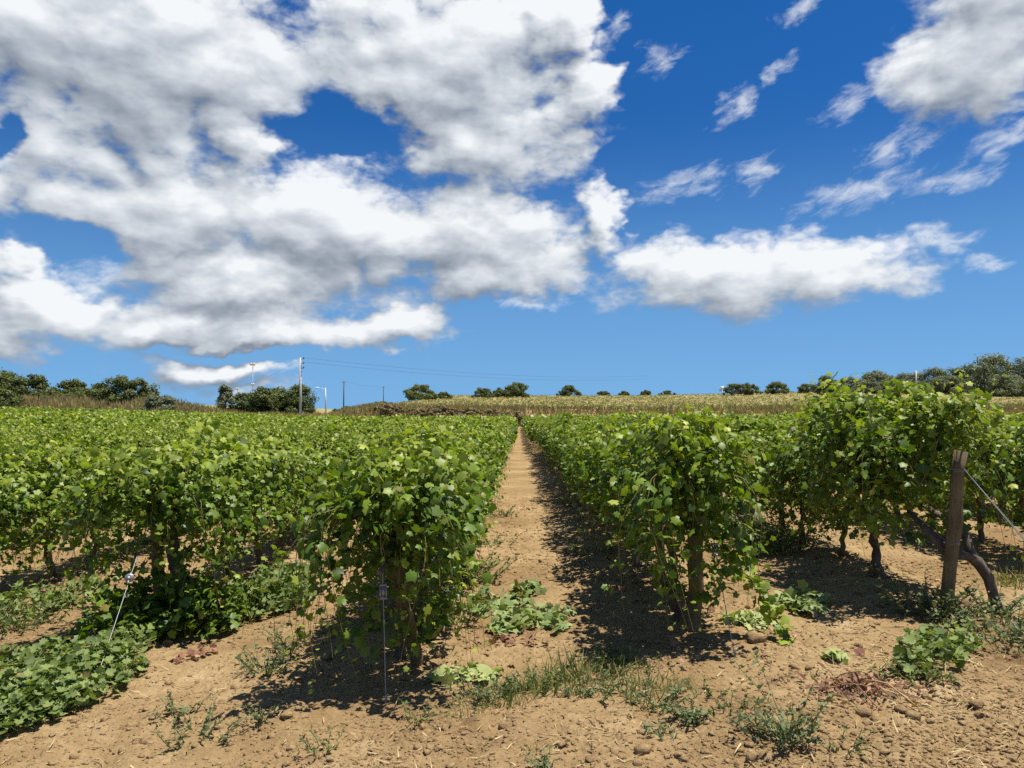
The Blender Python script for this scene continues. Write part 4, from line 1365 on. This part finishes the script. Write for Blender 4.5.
def weed(label, px, py, stems, h, lean, seed, leafn=14, leaf=0.045, mat=None, rad=0.08, group='spindly weeds on the headland', name='weed'):
    """branching spindly weed: stems with small narrow leaves"""
    x, y = at(px, py)
    rng = np.random.default_rng(seed)
    o = thing(name, label, 'weed', (x, y, gz(x, y) - 0.01), 0, group)
    st = MB(); lf = MB()
    P = []; T = []; Nn = []; S = []
    for i in range(stems):
        a = rng.uniform(0, 6.28)
        b0 = np.array([math.cos(a), math.sin(a), 0]) * rad * rng.random()
        d = np.array([math.cos(a) * 0.55 + lean[0], math.sin(a) * 0.55 + lean[1], 1.0])
        L = h * rng.uniform(0.5, 1.1)
        t = np.linspace(0, 1, 6)[:, None]
        pts = b0 + d * L * t + np.array([math.cos(a), math.sin(a), -0.5]) * L * 0.25 * t ** 2 + rng.normal(0, 0.006, (6, 3))
        pts = np.concatenate([[[0, 0, -0.01]], pts])
        tube(st, pts, np.linspace(0.0035, 0.0015, 7), 4, cap=False)
        k = leafn
        tt = rng.uniform(0.1, 1, k)[:, None]
        pp = b0 + d * L * tt + np.array([math.cos(a), math.sin(a), -0.5]) * L * 0.25 * tt ** 2
        dd = rng.normal(0, 1, (k, 3)) + np.array([0, 0, 0.4])
        P.append(pp); T.append(dd); Nn.append(rng.normal(0, 0.6, (k, 3)) + np.array([0, 0, 0.8])); S.append(leaf * rng.uniform(0.5, 1.3, k))
    P = np.concatenate(P); T = np.concatenate(T); Nn = np.concatenate(Nn); S = np.concatenate(S)
    n = len(P)
    C = np.stack([np.clip(rng.normal(0.5, 0.22, n), 0, 1), rng.random(n) * 0.25, (rng.random(n) < 0.12) * rng.uniform(0.4, 1, n)], 1)
    wide = (LANCE[0] * np.array([1.5, 1, 1]), LANCE[1])
    scatter(lf, wide, P, Nn, T, S, C, rng.uniform(0, 2, n))
    link('stems', st.mesh('weed_stems', M_WEED, True), o)
    link('leaves', lf.mesh('weed_leaves', mat or M_WEED), o)
    return o


G = [(400, 0, 0)]
grass_tuft('grass tuft leftmost of the band, right of the guy wire peg', 468, 705, 0.13, 110, 0.11, 41, 0.25)
grass_tuft('dense dark grass clump under the flat strip of cut leaves', 505, 692, 0.17, 480, 0.12, 42, 0.0, spread=1.3)
grass_tuft('upright green grass tuft in the middle of the grass band', 555, 682, 0.2, 230, 0.17, 43, 0.05)
grass_tuft('thin tall grass below the heap of wilting green leaves', 575, 672, 0.2, 130, 0.2, 44, 0.15)
grass_tuft('sparse half dry grass right of the middle of the grass band', 608, 678, 0.26, 210, 0.15, 45, 0.35, spread=1.4)
grass_tuft('leafy grass tuft near the right end of the grass band', 640, 690, 0.2, 230, 0.13, 46, 0.1)
grass_tuft('grass tuft ending the band towards the right', 668, 684, 0.16, 130, 0.12, 47, 0.15)
grass_tuft('small grass tuft at the bottom below the band', 538, 745, 0.08, 50, 0.09, 48, 0.3)
grass_tuft('grass tuft in shade beside the bare end post foot, right side', 1000, 582, 0.2, 170, 0.2, 49, 0.2)
for k_, (px, py, lab) in enumerate([(482, 690, 'low weed among grass at the left part of the band'), (530, 680, 'low weed behind the dense dark grass clump'),
                                    (590, 690, 'low weed in front of the tall thin grass'), (622, 668, 'low weed behind the sparse half dry grass'),
                                    (655, 702, 'low weed in front of the right end of the band'), (610, 655, 'low weed at the shadow edge behind the grass band')]):
    weed(lab, px, py, 20, 0.13, (0, 0), 500 + k_, 14, 0.032, M_GRASS if k_ % 2 else M_WEED, rad=0.16)
for k_, (px, py, lab) in enumerate([(496, 545, 'weed at the left path edge beyond the heap of wilting leaves'), (505, 515, 'weed at the left path edge, second beyond the heap'),
                                    (592, 552, 'weed in the shade at the right path edge'), (572, 505, 'weed far up the right path edge')]):
    weed(lab, px, py, 18, 0.2, (0, 0), 540 + k_, 16, 0.04, M_GRASS, rad=0.2)
weed('thin green sprig right of the grass band, upper one', 705, 690, 9, 0.10, (0, 0), 700, 10, 0.028, M_GRASS, rad=0.08)
weed('thin green sprig right of the grass band, lower one', 728, 705, 9, 0.10, (0, 0), 701, 10, 0.028, M_GRASS, rad=0.08)
weed('tiny sprig on bare soil left of the grass band', 420, 712, 9, 0.10, (0, 0), 702, 10, 0.028, M_GRASS, rad=0.08)
weed('small sprig near the bottom right on cloddy soil', 835, 745, 9, 0.10, (0, 0), 703, 10, 0.028, M_GRASS, rad=0.08)
weed('small sprig near the bottom edge at left of centre', 330, 745, 9, 0.10, (0, 0), 704, 10, 0.028, M_GRASS, rad=0.08)
weed('low round weed at the bottom right of the grass band', 686, 714, 22, 0.11, (0, 0), 51, 16, 0.035)
weed('small grey weed right below the grass band', 655, 728, 12, 0.07, (0, 0), 52, 10, 0.03)
weed('tall thin weed leaning left over bare soil under the trailing shoot', 788, 735, 10, 0.34, (-0.25, 0.1), 53, 22, 0.04)
weed('bushy grey green weed round the base of the tall thin weed', 772, 732, 22, 0.17, (-0.1, 0), 54, 16, 0.038, rad=0.14)
weed('spindly grey weed tuft on the soil between the two left rows', 268, 668, 26, 0.20, (0.1, 0.05), 55, 14, 0.035, rad=0.14)
weed('second spindly weed right behind the grey tuft at left', 288, 650, 16, 0.22, (0.1, 0.05), 56, 14, 0.035, rad=0.1)
weed('sprawling weed on dry straw at the lower left', 205, 732, 18, 0.16, (0.1, 0), 57, 12, 0.035, rad=0.2)
weed('thin weed sprig right of the sprawling weed at lower left', 265, 718, 7, 0.16, (0, 0), 58, 14, 0.03, rad=0.004)
weed('low weed with few leaves left of the sprawling weed', 182, 712, 10, 0.12, (0.1, 0), 59, 12, 0.035, rad=0.1)
weed('tiny weed sprouting at the bottom edge of the ground', 543, 757, 10, 0.06, (0, 0), 60, 10, 0.03)
weed('grey green weed thicket left of the bare end post foot', 918, 602, 46, 0.26, (-0.1, 0), 61, 18, 0.04, rad=0.28)
weed('grey green weed thicket in front of the forked trunk', 945, 618, 30, 0.2, (0, 0), 62, 16, 0.04, rad=0.2)
weed('weed thicket at the right edge of the view', 1002, 640, 46, 0.27, (0, 0), 63, 18, 0.04, rad=0.26)
weed('weeds right of the forked trunk by the right edge', 985, 612, 28, 0.26, (0.1, 0), 64, 16, 0.04, rad=0.2)
mallow('broadleaf_weed', 'broad leaved green weed on bare soil in front of the bare end post', 'weed', sp((918, 650, 0.14), (940, 652, 0.14), (930, 664, 0.12), (905, 668, 0.1), (958, 645, 0.1)), 260, 0.062, 0.17, 65)
weed('dark grassy weed at the foot of the broad leaved weed', 910, 672, 24, 0.12, (0, 0), 66, 14, 0.04, M_GRASS, rad=0.2)
weed('tall green weeds behind the right corner vine', 775, 552, 60, 0.55, (0, 0), 67, 26, 0.05, M_GRASS, rad=0.35)
weed('green weeds beside the grey post in the second right row', 755, 545, 40, 0.5, (0, 0), 68, 24, 0.05, M_GRASS, rad=0.3)
weed('green weeds at the foot of the left corner vine beside the path', 445, 622, 36, 0.32, (0, 0), 69, 20, 0.05, M_GRASS, rad=0.22)
weed('green weeds farther up the left edge of the path', 468, 580, 40, 0.32, (0, 0), 70, 20, 0.05, M_GRASS, rad=0.28)
weed('weeds under the second left row beside the soil strip', 255, 600, 30, 0.25, (0, 0), 71, 18, 0.05, rad=0.25)
weed('weeds in the shaded left edge under the leftmost vines', 20, 628, 40, 0.3, (0, 0), 72, 20, 0.05, M_GRASS, rad=0.3)

# long leafy shoot trailing from the right corner vine to the ground
o = thing('trailing_shoot', 'bright green leafy shoot trailing down to the soil from the shaded corner vine', 'vine shoot', (1.45, 5.55, gz(1.45, 5.55)), 0)
rng = np.random.default_rng(81)
t = np.linspace(0, 1, 30)[:, None]
pts = (1 - t) ** 2 * np.array([0.02, 0.05, 0.62]) + 2 * t * (1 - t) * np.array([0.22, -0.02, 0.42]) + t ** 2 * np.array([0.40, -0.20, 0.02])
mb = MB(); tube(mb, pts, np.linspace(0.005, 0.002, 30), 5, cap=False)
link('stem', mb.mesh('shoot_stem', M_TWIG, True), o)
mb = MB()
k = 3
PP = np.repeat(pts, k, 0); n = len(PP)
dd = unit(rng.normal(0, 1, (n, 3)) + np.array([0, 0, 0.2]))
scatter(mb, GRAPE, PP + dd * rng.uniform(0.01, 0.05, (n, 1)), rng.normal(0, 0.5, (n, 3)) + np.array([0.2, -0.3, 0.7]), dd + np.array([0, 0, -0.6]), rng.uniform(0.045, 0.085, n),
        np.stack([np.clip(rng.normal(0.6, 0.2, n), 0, 1), np.clip(rng.normal(0.35, 0.2, n), 0, 1), np.zeros(n)], 1), rng.uniform(0.2, 1.6, n))
link('leaves', mb.mesh('shoot_leaves', M_VINE), o)

# ------------------------------------------------------------------ clods, stones, straw, dry leaves
ICO_V = None
def ico():
    t = (1 + 5 ** 0.5) / 2
    V = unit(np.array([(-1, t, 0), (1, t, 0), (-1, -t, 0), (1, -t, 0), (0, -1, t), (0, 1, t), (0, -1, -t), (0, 1, -t), (t, 0, -1), (t, 0, 1), (-t, 0, -1), (-t, 0, 1)]))
    F = [(0, 11, 5), (0, 5, 1), (0, 1, 7), (0, 7, 10), (0, 10, 11), (1, 5, 9), (5, 11, 4), (11, 10, 2), (10, 7, 6), (7, 1, 8), (3, 9, 4), (3, 4, 2), (3, 2, 6), (3, 6, 8), (3, 8, 9), (4, 9, 5), (2, 4, 11), (6, 2, 10), (8, 6, 7), (9, 8, 1)]
    # one subdivision
    V = list(map(tuple, V)); cache = {}; F2 = []
    def mid(a, b):
        k = (min(a, b), max(a, b))
        if k not in cache:
            m = unit(np.array(V[a]) + np.array(V[b])); V.append(tuple(m)); cache[k] = len(V) - 1
        return cache[k]
    for a, b, c in F:
        ab, bc, ca = mid(a, b), mid(b, c), mid(c, a)
        F2 += [(a, ab, ca), (b, bc, ab), (c, ca, bc), (ab, bc, ca)]
    return np.array(V), np.array(F), np.array(F2)
IV, IF1, IF2 = ico()


def clod_geo(mb, c, s, rng, fine):
    V = IV if fine else IV[:12]
    F = IF2 if fine else IF1
    W = V * (1 + rng.uniform(-0.28, 0.28, (len(V), 1))) * s * np.array([rng.uniform(0.8, 1.4), rng.uniform(0.8, 1.3), rng.uniform(0.5, 0.85)])
    a = rng.uniform(0, 6.28); ca, sa = math.cos(a), math.sin(a)
    W = W @ np.array([[ca, sa, 0], [-sa, ca, 0], [0, 0, 1]])
    mb.add(W + c, F)


rng = np.random.default_rng(91)
mb = MB()
n = 90000
y = 3.1 + 12.5 * rng.random(n) ** 1.7
x = rng.uniform(-0.72, 0.72, n) * y
dens = 0.36 + 1.7 * fbm(x * 0.9, y * 0.9, 61, 3) + 0.9 * fbm(x * 4, y * 4, 63, 2) + np.where((x > 1.3) & (y < 5.8), 0.2, 0)
ok = rng.random(n) < dens
x, y = x[ok], y[ok]
n = len(x)
sz = (0.0045 + 0.0085 * rng.random(n) ** 2 + 0.018 * rng.random(n) ** 22) * np.where(y > 6, 1.25, 1.0)
zz = ground(x, y) + sz * 0.05
sets = []
for v_ in range(9):
    W = IV * (1 + rng.uniform(-0.55, 0.42, (len(IV), 1))) * np.array([rng.uniform(0.8, 1.5), rng.uniform(0.8, 1.3), rng.uniform(0.5, 0.8)])
    sets.append((W, IF2) if v_ < 3 else (W[:12], IF1))
pick = np.where(sz > 0.018, rng.integers(0, 3, n), rng.integers(3, 9, n))
for v_ in range(9):
    q_ = pick == v_
    m_ = int(q_.sum())
    scatter(mb, sets[v_], np.stack([x, y, zz], 1)[q_], rng.normal(0, 0.3, (m_, 3)) + np.array([0, 0, 1.0]), rng.normal(0, 1, (m_, 3)), sz[q_], np.tile([0.5, 0, 0], (m_, 1)))
tag(link('soil_crumbs', mb.mesh('soil_crumbs', M_CLOD)), 'small dry soil crumbs and pebbles strewn over the bare ground', 'soil crumbs', kind='stuff')

for i, (px, py, s, lab) in enumerate([(752, 637, 0.06, 'large dark clod of earth right of the shaded corner post'),
                                      (858, 709, 0.04, 'clod of earth below the reddish leaf heap'),
                                      (893, 705, 0.035, 'flat clod right of the one below the reddish leaf heap'),
                                      (905, 712, 0.03, 'small clod at right lying lowest of three clods'),
                                      (290, 712, 0.03, 'small lone clod on the left soil near the thin sprig'),
                                      (330, 655, 0.04, 'clod at the shade edge of the left corner vine'),
                                      (640, 745, 0.035, 'pale flat clod at the bottom right of the grass band'),
                                      (440, 655, 0.035, 'clod between left corner vine and strip of cut leaves'),
                                      (968, 700, 0.03, 'clod near the right edge on straw covered soil')]):
    x, y = at(px, py)
    mb = MB()
    clod_geo(mb, np.zeros(3), s, np.random.default_rng(200 + i), True)
    tag(link('earth_clod', mb.mesh('earth_clod', M_CLOD), None, (x, y, gz(x, y) + s * 0.3)), lab, 'clod', 'larger clods of earth')

mb = MB()
n = 15000
y = 3.0 + 10 * rng.random(n) ** 1.6
x = rng.uniform(-0.72, 0.72, n) * y
den = fbm(x * 0.8, y * 0.8, 71, 3) + np.where((x > 1.9) & (y < 5.4), 0.6, 0) + 0.12 * (y < 4.6)
ok = rng.random(n) < 0.30 + 1.7 * den
x, y = x[ok], y[ok]; n = len(x)
a = rng.uniform(0, 6.28, n)
L = 0.025 + 0.09 * rng.random(n) ** 2
P = np.stack([x, y, ground(x, y) + 0.004 + 0.012 * rng.random(n)], 1)
T = np.stack([np.cos(a), np.sin(a), rng.normal(0, 0.16, n)], 1)
wide = (BLADE[0] * np.array([1.1, 1, 1.0]), BLADE[1])
C = np.stack([rng.random(n), rng.random(n) * 0.1, (rng.random(n) < 0.25) * rng.uniform(0.3, 1, n)], 1)
scatter(mb, wide, P, np.tile([0, 0, 1.0], (n, 1)) + rng.normal(0, 0.3, (n, 3)), T, L, C, rng.uniform(-1, 1, n))
n = 420
y = 3.2 + 2.6 * rng.random(n)
x = np.where(rng.random(n) < 0.75, rng.uniform(1.5, 4.0, n), rng.uniform(-2.6, 1.5, n))
ok = rng.random(n) < 0.45 + 1.8 * fbm(x * 1.6, y * 1.6, 74, 3)
for xx_, yy_ in zip(x[ok], y[ok]):      # longer curled stalks
    a_ = rng.uniform(0, 6.28); L_ = rng.uniform(0.07, 0.2); c_ = rng.normal(0, 0.9)
    t_ = np.linspace(-0.5, 0.5, 6)
    px_ = xx_ + L_ * (np.cos(a_) * t_ - np.sin(a_) * c_ * t_ ** 2); py_ = yy_ + L_ * (np.sin(a_) * t_ + np.cos(a_) * c_ * t_ ** 2)
    tube(mb, np.stack([px_, py_, ground(px_, py_) + 0.006 + 0.02 * rng.random() * (1 - 4 * t_ ** 2)], 1), np.linspace(0.0028, 0.0016, 6), 4, (rng.random(), 0, 0), cap=False)
tag(link('straw_litter', mb.mesh('straw_litter', M_STRAW)), 'dry straw and grass stalks littering the bare ground', 'straw', kind='stuff')

mb = MB()
n = 1500
row = rng.integers(0, 6, n)
rx = np.array([ROWS_L[0], ROWS_L[1], ROWS_R[0], ROWS_R[1], ROWS_R[2], ROWS_L[2]])[row]
x = rx + rng.normal(0, 0.36, n); y = 5.0 + 14 * rng.random(n) ** 1.4
P = np.stack([x, y, ground(x, y) + 0.012], 1)
C = np.stack([rng.random(n), np.zeros(n), (rng.random(n) < 0.5) * rng.uniform(0.3, 1, n)], 1)
scatter(mb, GRAPE, P, rng.normal(0, 0.5, (n, 3)) + np.array([0, 0, 0.9]), rng.normal(0, 1, (n, 3)), rng.uniform(0.025, 0.065, n), C, rng.uniform(0.5, 3, n))
tag(link('fallen_leaves', mb.mesh('fallen_leaves', M_REDLEAF)), 'withered brown leaves fallen along the foot of the vine rows', 'fallen leaves', kind='stuff')
